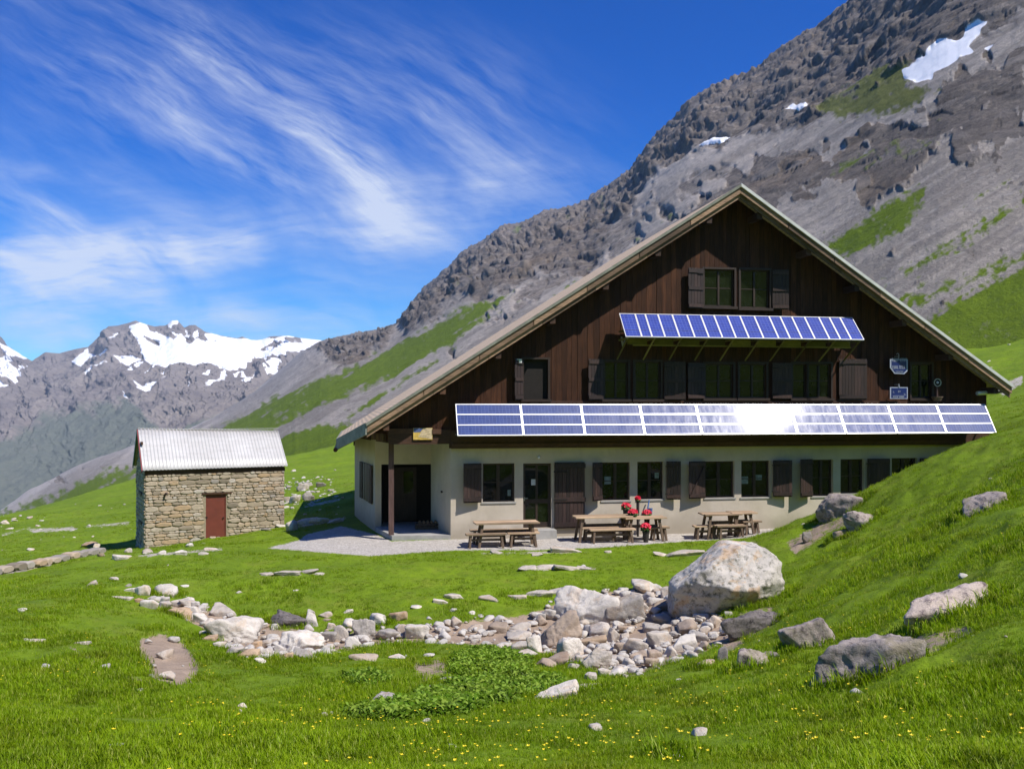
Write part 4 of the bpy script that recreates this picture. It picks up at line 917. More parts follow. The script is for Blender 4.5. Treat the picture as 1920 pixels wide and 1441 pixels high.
YT2, YB2 = -.36, -1.12
ptU = (YT2, fz(1380, 591.5, YT2)); pbU = (YB2, fz(1390, 634, YB2))
ub = [1165,1195,1214,1238,1265,1293,1319,1344,1369,1393,1420,1448,1469,1491,1515,1542,1562,1582,1606]
ubx = [fx(p, -.63) for p in ub]
for a, b in zip(ubx[:-1], ubx[1:]): panel_mesh('p', a, b, ptU, pbU, 1, 4 if b - a > .42 else 3, 9, fr=.022, gap=.004, cell=M_cellB, parent=arr2)
un = MB(); zu = fz(1390, 650, -.55)
n_b = 9; xs = np.linspace(ubx[0] + .1, ubx[-1] - .1, n_b + 1)
for i in range(n_b): u1 = MB(); u1.box(xs[i] + .12, xs[i + 1] - .12, -.60, -.575, fz(1390, 648, -.6), fz(1390, 637, -.6), rnd.random()); u1.obj('array_soffit', M_under, arr2)
un.box(xs[0] + .3, xs[-1] - .1, -.63, -.60, fz(1390, 650.5, -.6), fz(1390, 648, -.6), .8)
un.box(ubx[0], ubx[-1], -.9, -.30, ptU[1] - .62, ptU[1] - .58, .1)
un.obj('array_underboard', M_under, arr2)
for i in range(n_b + 1):
    sb_ = MB(); x = xs[i]; sb_.bar((x, YB2 + .1, pbU[1] - .02), (x - .08, -.06, fz(1390, 676)), .04, .04, rnd.random())
    sb_.bar((x, YB2 + .08, pbU[1] - .035), (x, -.03, pbU[1] - .035), .05, .06, rnd.random())
    sb_.bar((x, YB2 + .12, pbU[1]), (x, -.33, ptU[1] - .05), .04, .05, rnd.random())
    sb_.obj('array_strut', M_under, arr2)
cb = MB(); q = Fz(1168, 637, -.3); cb.tube((q[0] - .05, -.3, q[1] + .1), (q[0] + .02, -.25, q[1] - .25), .03); cb.tube((q[0] + .02, -.25, q[1] - .25), (q[0] + .1, -.2, q[1] + .02), .03); cb.obj('cable_loop', M_metal, arr2)
# ---- porch: slab, post, beam, ceiling, frieze
sl = MB(); PC = W2L(735, 29.35); PB = W2L(704, 31.5)
sl.prism([(-.003, .0 - .02), (PC[0], PC[1]), (PB[0], PB[1]), (J0[0], J0[1] + 1.2), (C1[0], C1[1] + 1.2), (C1[0] + .003, C1[1])], .12, -.35); sl.obj('porch_slab', M_conc, CH)
ps = MB(); pp = W2L(733.5, 29.6); ps.box(pp[0] - .085, pp[0] + .085, pp[1] - .085, pp[1] + .085, .12, fz(733, 833), .5); ps.obj('porch_post', M_post, CH)
bm = MB(); bm.box(pp[0] - .1, -.003, -.12, .14, fz(790, 832), fz(790, 806) + .02, .35); bm.box(pp[0] - .1, fx(782), -.15, -.12, fz(760, 812), fz(760, 803), .9); bm.box(fx(810, -.1), fx(827, -.1), -.19, -.12, fz(815, 813), fz(815, 804), .9)
bm.obj('porch_beam', M_beam, CH)
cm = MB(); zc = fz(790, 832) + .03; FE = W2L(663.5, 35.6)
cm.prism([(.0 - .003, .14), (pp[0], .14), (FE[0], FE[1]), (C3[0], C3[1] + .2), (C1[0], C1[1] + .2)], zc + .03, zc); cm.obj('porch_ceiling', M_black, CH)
fr_ = MB(); p, q = Vector((pp[0] - .03, pp[1] - .05)), Vector((FE[0] - .05, FE[1])); nbd = 26
for i in range(nbd):
    a = p.lerp(q, i / nbd); b = p.lerp(q, (i + .94) / nbd); t = rnd.random(); z1 = ztop(min(a.x, b.x)) - .14
    dv = (q - p).normalized(); nn = Vector((-dv.y, dv.x)) * .03
    if nn.x < 0: nn = -nn
    vs = [(a.x, a.y, zc - .02), (b.x, b.y, zc - .02), (b.x + nn.x, b.y + nn.y, zc - .02), (a.x + nn.x, a.y + nn.y, zc - .02)]
    vs += [(v[0], v[1], z1) for v in vs]
    fr_.add(vs, [(0, 1, 2, 3), (7, 6, 5, 4), (0, 4, 5, 1), (1, 5, 6, 2), (2, 6, 7, 3), (3, 7, 4, 0)], t)
fr_.obj('porch_frieze', M_clad, CH)
dv = (q - p).normalized(); nl = Vector((dv.y, -dv.x)); nl = nl if nl.x < 0 else -nl
for i in (2, 5, 8, 12, 15, 18, 21):
    a = p.lerp(q, (i + .1) / nbd) + nl * .07; b = p.lerp(q, (i + 1.7) / nbd) + nl * .07
    bxs = MB(); bxs.bar((a.x, a.y, zc + .15), (b.x, b.y, zc + .15), .1, .24, rnd.random()); bxs.obj('frieze_panel', M_leg, CH)
# window and shutters of the slanted left wall
dv = Vector((C3[0] - C2[0], C3[1] - C2[1])).normalized(); nl = Vector((-dv.y, dv.x)); nl = nl if nl.x < 0 else -nl
for s0, s1, nm, mt, off in ((.35, 1.0, 'shutter', M_shut, .05), (1.05, 2.3, 'window', M_frame, .03), (2.35, 3.0, 'shutter', M_shut, .05)):
    m_ = MB(); k = 5
    for i in range(k):
        a = Vector(C2) + dv * (s0 + (s1 - s0) * (i + .05) / k) + nl * (off + .012 * (i % 2)); b = Vector(C2) + dv * (s0 + (s1 - s0) * (i + .95) / k) + nl * (off + .012 * (i % 2))
        m_.bar((a.x, a.y, 1.55), (b.x, b.y, 1.55), .05, 1.35, rnd.random())
    m_.obj(nm, mt, CH)
ir = MB(); p = Vector(C1).lerp(Vector((0, 0)), .62); ir.box(p.x - .06, p.x - .01, p.y - .02, p.y + .18, 1.42, 1.47); ir.box(p.x - .04, p.x - .0, p.y + .28, p.y + .31, .8, 1.9); ir.obj('wall_hook', M_black, CH)

# ---- separate things fixed or leaning on the chalet
def place(px, yo, z=0): v = L2W(fx(px, yo), yo, z); return v
sg = empty('map_sign', L2W(fx(793, -.2), -.17, fz(793, 813, -.2)), TH, label='small yellow and cream map board hung on the porch beam', cat='sign')
w_, h_ = (fx(811, -.2) - fx(775, -.2)) / 2, (fz(793, 803, -.2) - fz(793, 825, -.2)) / 2
m_ = MB(); m_.box(-w_, w_, 0, .02, -h_, h_); m_.obj('board', M_yellow, sg)
m_ = MB(); m_.add([(-w_ * .5, -.002, -h_ * .5), (w_ * .96, -.002, -h_ * .92), (w_ * .96, -.002, h_ * .96), (w_ * .1, -.002, h_ * .96)], [(0, 1, 2, 3)]); m_.obj('map', M_cream, sg)
m_ = MB(); m_.add([(-w_ * .96, -.003, h_ * .25), (-w_ * .25, -.003, h_ * .3), (w_ * .05, -.003, h_ * .96), (-w_ * .96, -.003, h_ * .96)], [(0, 1, 2, 3)]); m_.obj('sky_print', M_sky_p, sg)
m_ = MB()
for k in range(5):
    z_ = h_ * (.66 - .33 * k)
    m_.box(w_ * (-.3 if k > 2 else .2 + .08 * k), w_ * (.45 + .17 * (k % 3)), -.0045, -.0025, z_ - .006, z_)
m_.obj('lettering', M_ink, sg)
def strokes(mb, x0, x1, z0, z1, n, y, gaps=()):
    r_ = random.Random(int(x0 * 1000) + n); cw = (x1 - x0) / n
    for i in range(n):
        if i in gaps: continue
        a = x0 + cw * i; b = a + cw * .72; t = cw * .2
        k = r_.choice('EHTNULI')
        if k in 'EHNUL': mb.box(a, a + t, y, y + .004, z0, z1)
        if k in 'HNU': mb.box(b - t, b, y, y + .004, z0, z1)
        if k in 'ELU': mb.box(a + t, b - (t if k == 'U' else 0), y, y + .004, z0, z0 + t)
        if k in 'ETI': mb.box(a + (t if k == 'E' else 0), b, y, y + .004, z1 - t, z1)
        if k in 'EH': mb.box(a + t, b - (t if k == 'H' else 0), y, y + .004, (z0 + z1) / 2 - t / 2, (z0 + z1) / 2 + t / 2)
        if k in 'TI': mb.box((a + b - t) / 2, (a + b + t) / 2, y, y + .004, z0, z1 - t)
ys = -.30
M_rim = flat('dull pale enamel', (.40, .43, .52), .5, .12, 6, bump=.02)
sg = empty('enamel_sign', L2W(fx(1685.5, ys), ys, fz(1685.5, 687, ys)), TH, label='blue shield-shaped hanging sign with white border, upper of the two signs', cat='sign')
w_, h_ = (fx(1702, ys) - fx(1669, ys)) / 2, (fz(1685, 673, ys) - fz(1685, 701, ys)) / 2
def shieldpts(s): return [(-w_ * s, h_ * s), (-w_ * s, -h_ * .15 * s), (-w_ * .5 * s, -h_ * .95 * s), (w_ * .62 * s, -h_ * s), (w_ * s, -h_ * .55 * s), (w_ * s, h_ * s)]
def plate(mb, pts, y0, y1):
    n = len(pts); mb.add([(x, y0, z) for x, z in pts] + [(x, y1, z) for x, z in pts], [tuple(range(n)), tuple(range(n, 2 * n))[::-1]] + [(i, n + i, n + (i + 1) % n, (i + 1) % n) for i in range(n)])
m_ = MB(); plate(m_, shieldpts(1), 0, .03); m_.obj('border', M_rim, sg)
m_ = MB(); plate(m_, shieldpts(.86), -.004, .0); m_.obj('face', M_blue, sg)
m_ = MB(); strokes(m_, -w_ * .82, w_ * .95, h_ * .66, h_ * 1.12, 9, -.012, (4,)); strokes(m_, -w_ * .75, w_ * .7, -h_ * .3, h_ * .12, 8, -.012); strokes(m_, -w_ * .4, w_ * .5, -h_ * .72, -h_ * .58, 7, -.012)
m_.obj('lettering', M_rim, sg)
m_ = MB(); m_.tube((0, .01, h_), (.0, .01, h_ + .16), .012, n=6)
for i in range(6):
    a0, a1 = math.pi * i / 6, math.pi * (i + 1) / 6
    m_.tube((-.04 + .04 * math.cos(a0), .01, h_ + .16 + .04 * math.sin(a0)), (-.04 + .04 * math.cos(a1), .01, h_ + .16 + .04 * math.sin(a1)), .01, n=6)
m_.tube((0, .01, h_ + .1), (0, -ys - .02, h_ + .1), .012, n=6); m_.obj('bracket', M_metal, sg)
sg = empty('price_sign', L2W(fx(1685.5, ys), ys, fz(1685.5, 736.5, ys)), TH, label='blue rectangular sign with white border, lower of the two signs', cat='sign')
w_, h_ = (fx(1702, ys) - fx(1669, ys)) / 2, (fz(1685, 726, ys) - fz(1685, 748, ys)) / 2
m_ = MB(); m_.box(-w_, w_, 0, .03, -h_, h_); m_.obj('border', M_rim, sg)
m_ = MB(); m_.box(-w_ * .88, w_ * .9, -.004, -.001, -h_ * .86, h_ * .86); m_.obj('face', M_blue, sg)
m_ = MB(); strokes(m_, -w_ * .7, -w_ * .5, h_ * .0, h_ * .3, 2, -.009); strokes(m_, -w_ * .1, w_ * .2, h_ * .1, h_ * .42, 3, -.009); strokes(m_, w_ * .55, w_ * .8, -h_ * .4, -h_ * .1, 2, -.009); strokes(m_, -w_ * .7, w_ * .6, -h_ * .8, -h_ * .58, 9, -.009, (4,)); m_.box(-w_ * .7, w_ * .6, -.009, -.005, -h_ * .5, -h_ * .44)
m_.obj('lettering', M_rim, sg)
m_ = MB(); m_.tube((0, .01, h_ + .002), (0, .01, h_ + .12), .035, .012, n=8); m_.tube((0, .01, h_ + .09), (0, -ys - .02, h_ + .09), .012, n=6); m_.obj('bracket', M_metal, sg)
# wall lamp with hanging basket
lp = empty('wall_lamp', L2W(fx(1757, -.3), -.3, fz(1757, 746, -.3)), TH, label='old iron wall lamp with round reflector above a stone bowl, right of the blue signs', cat='lamp')
m_ = MB(); m_.tube((0, 0, 0), (0, 0, .42), .035, .03, 10); m_.tube((0, 0, .06), (0, .27, .06), .02, n=6); m_.obj('stem', M_post, lp)
m_ = MB(); m_.tube((0, 0, -.1), (0, 0, .03), .13, .19, 14); m_.tube((0, 0, .03), (0, 0, .055), .2, .2, 14); m_.obj('bowl', M_leg, lp)
m_ = MB(); n = 14
for i in range(n):
    a0, a1 = 2 * math.pi * i / n, 2 * math.pi * (i + 1) / n; m_.bar((.13 * math.cos(a0), -.03, .55 + .13 * math.sin(a0)), (.13 * math.cos(a1), -.03, .55 + .13 * math.sin(a1)), .03, .025)
m_.obj('reflector_ring', M_metal, lp)
m_ = MB(); m_.tube((0, -.02, .55), (0, .03, .55), .12, .06, 14); m_.obj('reflector', M_black, lp)
m_ = MB(); m_.tube((0, -.07, .55), (0, -.02, .55), .03, .045, 10); m_.obj('bulb', M_white, lp)
# firewood crate in the porch
q = W2L(803, 31.3); cr = empty('firewood_crate', L2W(q[0] - .05, q[1] - .25, .12), TH, label='low wooden crate of split logs in the shade of the porch', cat='crate')
m_ = MB(); 
for z0 in (.0, .11): m_.box(-.42, .42, -.2, -.18, z0 + .01, z0 + .09, rnd.random()); m_.box(-.42, .42, .18, .2, z0 + .01, z0 + .09, rnd.random()); m_.box(-.42, -.40, -.18, .18, z0 + .01, z0 + .09); m_.box(.40, .42, -.18, .18, z0 + .01, z0 + .09)
m_.obj('slats', M_leg, cr)
m_ = MB()
for i in range(16): m_.tube((-.36 + .045 * i, -.16 + .02 * rnd.random(), .06 + .09 * (i % 3)), (-.36 + .045 * i + .02, .16, .06 + .09 * (i % 3)), .045, .04, 6)
m_.obj('logs', M_logs, cr)
bt = empty('milk_can', L2W(q[0] + .5, q[1] - .55, .12), TH, label='small pale metal can standing in the porch beside the firewood crate', cat='can')
m_ = MB(); m_.tube((0, 0, 0), (0, 0, .3), .1, .1, 14); m_.tube((0, 0, .3), (0, 0, .38), .1, .06, 14); m_.tube((0, 0, .38), (0, 0, .43), .07, .07, 14); m_.obj('body', M_metal, bt)
m_ = MB(); m_.bar((-.08, -.0, .36), (-.13, 0, .42), .015, .015); m_.bar((.08, 0, .36), (.13, 0, .42), .015, .015); m_.obj('handle', M_metal, bt)

# ================================================================ tables and benches
def lpos(px, yo): return fx(px, yo)
def table(px0, px1, yo, dep, h, lab, splay=.12, grp='wooden tables on the hut terrace', tilt=0):
    x0, x1 = fx(px0, yo), fx(px1, yo); L = (x1 - x0) / 2; w = L2W((x0 + x1) / 2, yo); gz = float(H(w.x, w.y))
    t = empty('picnic_table', (w.x, w.y, gz), TH + R(tilt), label=lab, cat='table', group=grp)
    m_ = MB(); nb = max(3, round(dep / .16))
    for i in range(nb):
        a = -dep / 2 + dep * i / nb + .004; e = rnd.uniform(-.03, .03); m_.box(-L + e, L + e, a, a + dep / nb - .008, h - .045, h, rnd.random())
    m_.obj('table_top', M_bench, t, bevel=.004)
    m_ = MB()
    for s in (-1, 1):
        xx = s * (L - .22); m_.box(xx - .035, xx + .035, -dep / 2 + .04, dep / 2 - .04, h - .11, h - .047)
    m_.bar((-L + .22, 0, h - .3), (L - .22, 0, h - .3), .035, .09); m_.obj('frame', M_leg, t)
    for s in (-1, 1):
        for q_ in (-1, 1):
            xx = s * (L - .22); m_ = MB(); m_.bar((xx, q_ * (dep / 2 - .12), h - .11), (xx + s * splay, q_ * (dep / 2 - .04), -.08), .075, .075, up=(0, 1, 0)); m_.obj('leg', M_leg, t)
    return t, gz
def bench(px0, px1, yo, lab, h=.45, dep=.3, tilt=0, L=None):
    x0, x1 = fx(px0, yo), fx(px1, yo); L = L or (x1 - x0) / 2; w = L2W((x0 + x1) / 2, yo); gz = float(H(w.x, w.y))
    t = empty('bench', (w.x, w.y, gz), TH + R(tilt), label=lab, cat='bench', group='wooden benches on the hut terrace')
    m_ = MB(); m_.box(-L, L, -dep / 2, -.004, h - .05, h, rnd.random()); m_.box(-L + rnd.uniform(-.03, .03), L, .004, dep / 2, h - .05, h, rnd.random()); m_.obj('seat', M_bench, t, bevel=.004)
    for s in (-1, 1):
        xx = s * (L - .15)
        for q_ in (-1, 1):
            m_ = MB(); m_.bar((xx, q_ * (dep / 2 - .07), h - .05), (xx + s * .05, q_ * (dep / 2 - .01), -.06), .06, .07, up=(0, 1, 0)); m_.obj('leg', M_leg, t)
    m_ = MB(); m_.bar((-L + .15, 0, h - .2), (L - .15, 0, h - .2), .03, .07); m_.obj('stretcher', M_leg, t)
    return t
table(889, 1008, -1.75, .72, .76, 'long plank table left of the glazed door, leftmost table on the terrace')
bench(876, 946, -2.05, 'short bench in front of the leftmost table, at its left end', L=.62)
bench(952, 1009, -1.95, 'short bench at the right end of the leftmost table', tilt=0, L=.50)
bench(884, 950, -1.15, 'bench behind the leftmost table, by the wall under the first window', L=.6)
bench(958, 1004, -1.2, 'bench behind the leftmost table, in front of the glazed door', L=.45)
table(1076, 1182, -1.25, .70, .80, 'long plank table in front of the closed door shutter, with red geraniums at its end')
table(1168, 1245, -1.35, .6, .77, 'table with a pot of red geraniums on its top, below the third window')
bench(1090, 1180, -.75, 'bench behind the table with geraniums at its end', L=.8)
bench(1105, 1190, -1.72, 'long bench in front of the table with geraniums at its end')
bench(1088, 1160, -1.4, 'bench tucked under the table in front of the closed door shutter', L=.6, h=.47)
bench(1220, 1250, -1.3, 'short reddish bench right of the geraniums', L=.32, dep=.34)
table(1315, 1384, -1.15, .7, .80, 'table under the window right of the geraniums, second table from the right')
table(1366, 1414, -1.05, .62, .78, 'small table at the right end of the terrace, nearest the grassy mound')
bench(1304, 1338, -1.25, 'short bench at the left end of the second table from the right', L=.4)
bench(1338, 1390, -.7, 'bench behind the two right-hand tables, close to the wall', L=.62)
bench(1346, 1392, -1.55, 'bench in front of the two right-hand tables', L=.5, h=.43)
bench(1394, 1422, -1.15, 'short bench at the far right end of the terrace', L=.33)
def geranium(px, py, yo, rad, lab, potz=None, pot=True, seed=1):
    r_ = random.Random(seed); x = fx(px, yo); z = fz(px, py, yo); w = L2W(x, yo, 0); zb = potz if potz is not None else float(H(w.x, w.y))
    t = empty('geranium_pot', (w.x, w.y, zb), TH, label=lab, cat='potted flowers', group='red geraniums on the hut terrace')
    hz = z - zb; ph = max(.14, hz - rad * .55)
    m_ = MB(); m_.tube((0, 0, 0), (0, 0, ph), rad * .45, rad * .68, 16); m_.tube((0, 0, ph - .03), (0, 0, ph), rad * .74, rad * .74, 16); m_.obj('pot', M_pot, t)
    lf = MB(); pt = MB()
    for i in range(420):
        a, b = r_.uniform(0, 6.283), r_.uniform(-.5, 1.4); rr = rad * r_.uniform(.7, 1.05)
        c = Vector((math.cos(a) * math.cos(b) * rr, math.sin(a) * math.cos(b) * rr, hz + math.sin(b) * rr * .75)); s = r_.uniform(.02, .04)
        u = Vector((r_.gauss(0, 1), r_.gauss(0, 1), r_.gauss(0, 1))).normalized(); v_ = u.orthogonal().normalized()
        tgt = pt if (b > .15 and r_.random() < .8) or r_.random() < .15 else lf
        if tgt is pt: s *= 1.1; c = c * 1.0 + Vector((0, 0, .03))
        tgt.add([c - u * s - v_ * s, c + u * s - v_ * s * .6, c + u * s * .8 + v_ * s, c - u * s * .7 + v_ * s * .8], [(0, 1, 2, 3)])
    lf.obj('foliage', M_leaf, t); pt.obj('blossoms', M_petal, t)
geranium(1174, 951, -.75, .15, 'round clump of crimson geraniums, highest and leftmost of the pots', seed=1)
geranium(1187, 963, -1.35, .15, 'crimson geranium in a pot standing on the table top', potz=float(H(*L2W(fx(1187, -1.35), -1.35).xy)) + .772, seed=2)
geranium(1213, 964, -1.0, .14, 'small dark red geranium just right of the one on the table', seed=5)
geranium(1211, 990, -1.75, .165, 'bright red geranium in a dark pot on the ground in front of the tables', seed=3)
geranium(1196, 936, -.45, .08, 'small dark red geranium behind the others, against the wall', seed=4)
q = L2W(fx(1216, -.4), -.4); pr = empty('parasol_pole', (q.x, q.y, float(H(q.x, q.y))), TH, label='blue green pole with a small blue bucket leaning on the wall behind the geraniums', cat='pole')
m_ = MB(); m_.tube((-.25, -.2, 0), (.12, .3, fz(1219, 936, -.1)), .03, .025, 8); m_.obj('pole', M_galv, pr)
m_ = MB(); m_.tube((.08, .05, fz(1217, 962, -.3)), (.08, .05, fz(1217, 951, -.3)), .06, .075, 12); m_.obj('bucket', M_galv, pr)

# ================================================================ stone shed
SP = (272, 33.2); sA = R(28.5)
nx = Vector((math.cos(sA), math.sin(sA))); ny = Vector((-math.sin(sA), math.cos(sA)))
S0 = Vector(((SP[0] - CX) / FX * SP[1], SP[1]))
def sray(px, py, xo=None, yo=None):
    a = Vector(((px - CX) / FX, 1.0))
    t = (yo + S0.dot(ny)) / a.dot(ny) if yo is not None else (xo + S0.dot(nx)) / a.dot(nx)
    p = a * t - S0; return p.dot(nx), p.dot(ny), CZ - (py - HY) / FX * t
SH = empty('stone_shed', (S0.x, S0.y, 0), sA, label='small stone shed with a corrugated iron roof and dark red door', cat='shed')
LX = sray(533, 900, yo=0)[0]; ZE = sray(275, 880, yo=0)[2]; 
SD = 2.7                                       # depth of the shed
ZT = sray(400, 879, yo=0)[2] - .03
zb = -2.0
r_ = random.Random(9)
dr = sray(386, 1008, yo=0); dr2 = sray(424, 925, yo=0); D = (dr[0], dr2[0], dr[2] - .15, dr2[2])
# roof geometry: ridge over the middle of the gable
zr_l = sray(258, 803, yo=SD / 2)[2]; zr_r = sray(513, 808, yo=SD / 2)[2]; zr_s = (zr_l + zr_r) / 2
def stones(mb, org, du, L, z0, z1, nrm, hole=None, gab=None):
    """coursed rubble: every stone an irregular rounded polygon standing proud of the mortar"""
    z = z0
    while z < z1:
        hh = r_.choice([.07, .09, .11, .13, .17, .21]) * r_.uniform(.85, 1.15); x = -r_.random() * .2
        while x < L:
            wd = hh * r_.uniform(1.2, 3.6); wd = min(wd, .62); xa, xb = max(x, 0), min(x + wd, L); x += wd
            if xb - xa < .05: continue
            cx_, cz_ = (xa + xb) / 2, z + hh / 2
            if hole and hole[0] - .03 < cx_ < hole[1] + .03 and hole[2] < cz_ < hole[3]: continue
            if hole and hole[2] < cz_ < hole[3]:
                if xa < hole[0] < xb: xb = hole[0]
                if xa < hole[1] < xb: xa = hole[1]
                if xb - xa < .05: continue
                cx_ = (xa + xb) / 2
            if gab and cz_ > gab(cx_) - .05: continue
            n = 9; pr_ = r_.uniform(.015, .05); pts = []; ins = []
            for i in range(n):
                a = 2 * math.pi * i / n + r_.uniform(-.15, .15); ca, sa_ = math.cos(a), math.sin(a)
                k = 1 / (abs(ca) ** 3.2 + abs(sa_) ** 3.2) ** (1 / 3.2)
                ux = (xb - xa) / 2 * .985 * k * ca * r_.uniform(.93, 1.03); uz = hh / 2 * .97 * k * sa_ * r_.uniform(.88, 1.06)
                pts.append((cx_ + ux, cz_ + uz)); ins.append((cx_ + ux * .82, cz_ + uz * .74))
            def w3(p, o): return (org[0] + du[0] * p[0] + nrm[0] * o, org[1] + du[1] * p[0] + nrm[1] * o, p[1])
            vs = [w3(p, -.02) for p in pts] + [w3(p, pr_ * .75) for p in pts] + [w3(p, pr_ + .006 * r_.random()) for p in ins]
            mb.add(vs, [(i, (i + 1) % n, n + (i + 1) % n, n + i) for i in range(n)] + [(n + i, n + (i + 1) % n, 2 * n + (i + 1) % n, 2 * n + i) for i in range(n)] + [tuple(range(2 * n, 3 * n))], min(1, max(0, r_.gauss(.48, .24))))
        z += hh
core = MB()
holewall(core, 0, LX, zb, ZT, [(D[0], D[1], D[2] - 1, D[3])], 0.0, .3)
gz_ = lambda y: ZT + (zr_s - .12 - ZT) * (1 - abs(y - SD / 2) / (SD / 2))
core.add([(0, 0, zb), (0, SD, zb), (0, SD, ZT), (0, SD / 2, zr_s - .12), (0, 0, ZT)], [(4, 3, 2, 1, 0)])
core.add([(LX, 0, zb), (LX, SD, zb), (LX, SD, ZT), (LX, SD / 2, zr_s - .12), (LX, 0, ZT)], [(0, 1, 2, 3, 4)])
core.add([(0, SD, zb), (LX, SD, zb), (LX, SD, ZT), (0, SD, ZT)], [(3, 2, 1, 0)])
core.obj('mortar', M_mortar, SH)
sw = MB(); stones(sw, (0, 0), (1, 0), LX, -1.6, ZT - .12, (0, -1), hole=(D[0] - .04, D[1] + .04, D[2] - 1, D[3] + .06))
stones(sw, (0, 0), (0, 1), SD, -1.9, zr_s - .2, (-1, 0), gab=lambda y: gz_(y) - .06)
sw.obj('stone_wall', M_stone, SH)
m_ = MB(); m_.box(-.02, LX + .02, -.035, .02, ZT - .13, ZT + .02); m_.obj('wall_plate', M_beam, SH); m_ = MB(); m_.box(D[0] - .15, D[1] + .2, -.055, .05, D[3], D[3] + .06); m_.obj('lintel', M_beam, SH)
m_ = MB(); m_.box(D[0], D[1], .045, .09, D[2] - .3, D[3]); m_.box(D[0], D[0] + .05, .03, .045, D[2] - .3, D[3]); m_.box(D[1] - .05, D[1], .03, .045, D[2] - .3, D[3]); dd = m_.obj('door', M_reddoor, SH)
m_ = MB(); zm_ = (D[2] + D[3]) / 2; m_.box(D[0] - .04, D[0] + .06, .0, .03, zm_, zm_ + .05); m_.tube((D[1] - .1, .0, zm_ - .02), (D[1] - .1, .03, zm_ - .02), .03, n=8); m_.obj('latch', M_black, dd)
# corrugated roof
nxc = 42 * 8; xs = np.linspace(-.10, LX + .10, nxc + 1); rm = MB(); rv = []
def rl(x): t = (x + .1) / (LX + .2); return zr_l * (1 - t) + zr_r * t
ov = .16
for side in (0, 1):
    for t in np.linspace(0, 1, 5):
        for i, x in enumerate(xs):
            c_ = .016 * math.cos(2 * math.pi * i / 8)
            zeav = ZE - .0 - .02
            y = (SD / 2) * (1 - t) + (-ov) * t if side == 0 else (SD / 2) * (1 - t) + (SD + ov) * t
            z = rl(x) * (1 - t) + zeav * t + c_ 
            rv.append((x, y, z))
rfs = []
for side in (0, 1):
    for j in range(4):
        for i in range(nxc):
            b = side * 5 * (nxc + 1) + j * (nxc + 1) + i; rfs.append((b, b + 1, b + nxc + 2, b + nxc + 1))
me = bpy.data.meshes.new('roof'); me.from_pydata(rv, [], rfs); me.update(); sr = link('roof', me, M_corr, SH)
sm_ = sr.modifiers.new('thick', 'SOLIDIFY'); sm_.thickness = .006
for p in me.polygons: p.use_smooth = True
rp = MB()
for i in range(0, nxc, 8): rp.box(xs[i] + .02, xs[i] + .085, SD / 2 - .06, SD / 2 - .02, rl(xs[i]) - .012, rl(xs[i]) + .03, .5)
rp.box(-.12, LX + .12, SD / 2 - .045, SD / 2 + .06, rl(0) * .5 + rl(LX) * .5 + .02, rl(0) * .5 + rl(LX) * .5 + .035); rp.obj('ridge_cap', M_corr, sr)
m_ = MB(); m_.bar((-.125, -ov, ZE - .07), (-.125, SD / 2, zr_l - .07), .03, .12); m_.obj('bargeboard', M_redtrim, sr)
m_ = MB(); m_.bar((-.125, SD + ov, ZE - .07), (-.125, SD / 2, zr_l - .07), .03, .12); m_.obj('bargeboard', M_green, sr)
pg = sray(310, 928, yo=0); m_ = MB(); m_.bar((pg[0] + .02, -.22, pg[2] + .1), (pg[0] - .06, .05, pg[2] - .06), .06, .06); m_.obj('wooden_peg', M_post, SH)
for zz in (zr_s - .5, 1.0, -.1): m_ = MB(); m_.box(-.07, .0, .6, 1.5, zz, zz + .1); m_.obj('gable_timber', M_beam, SH)
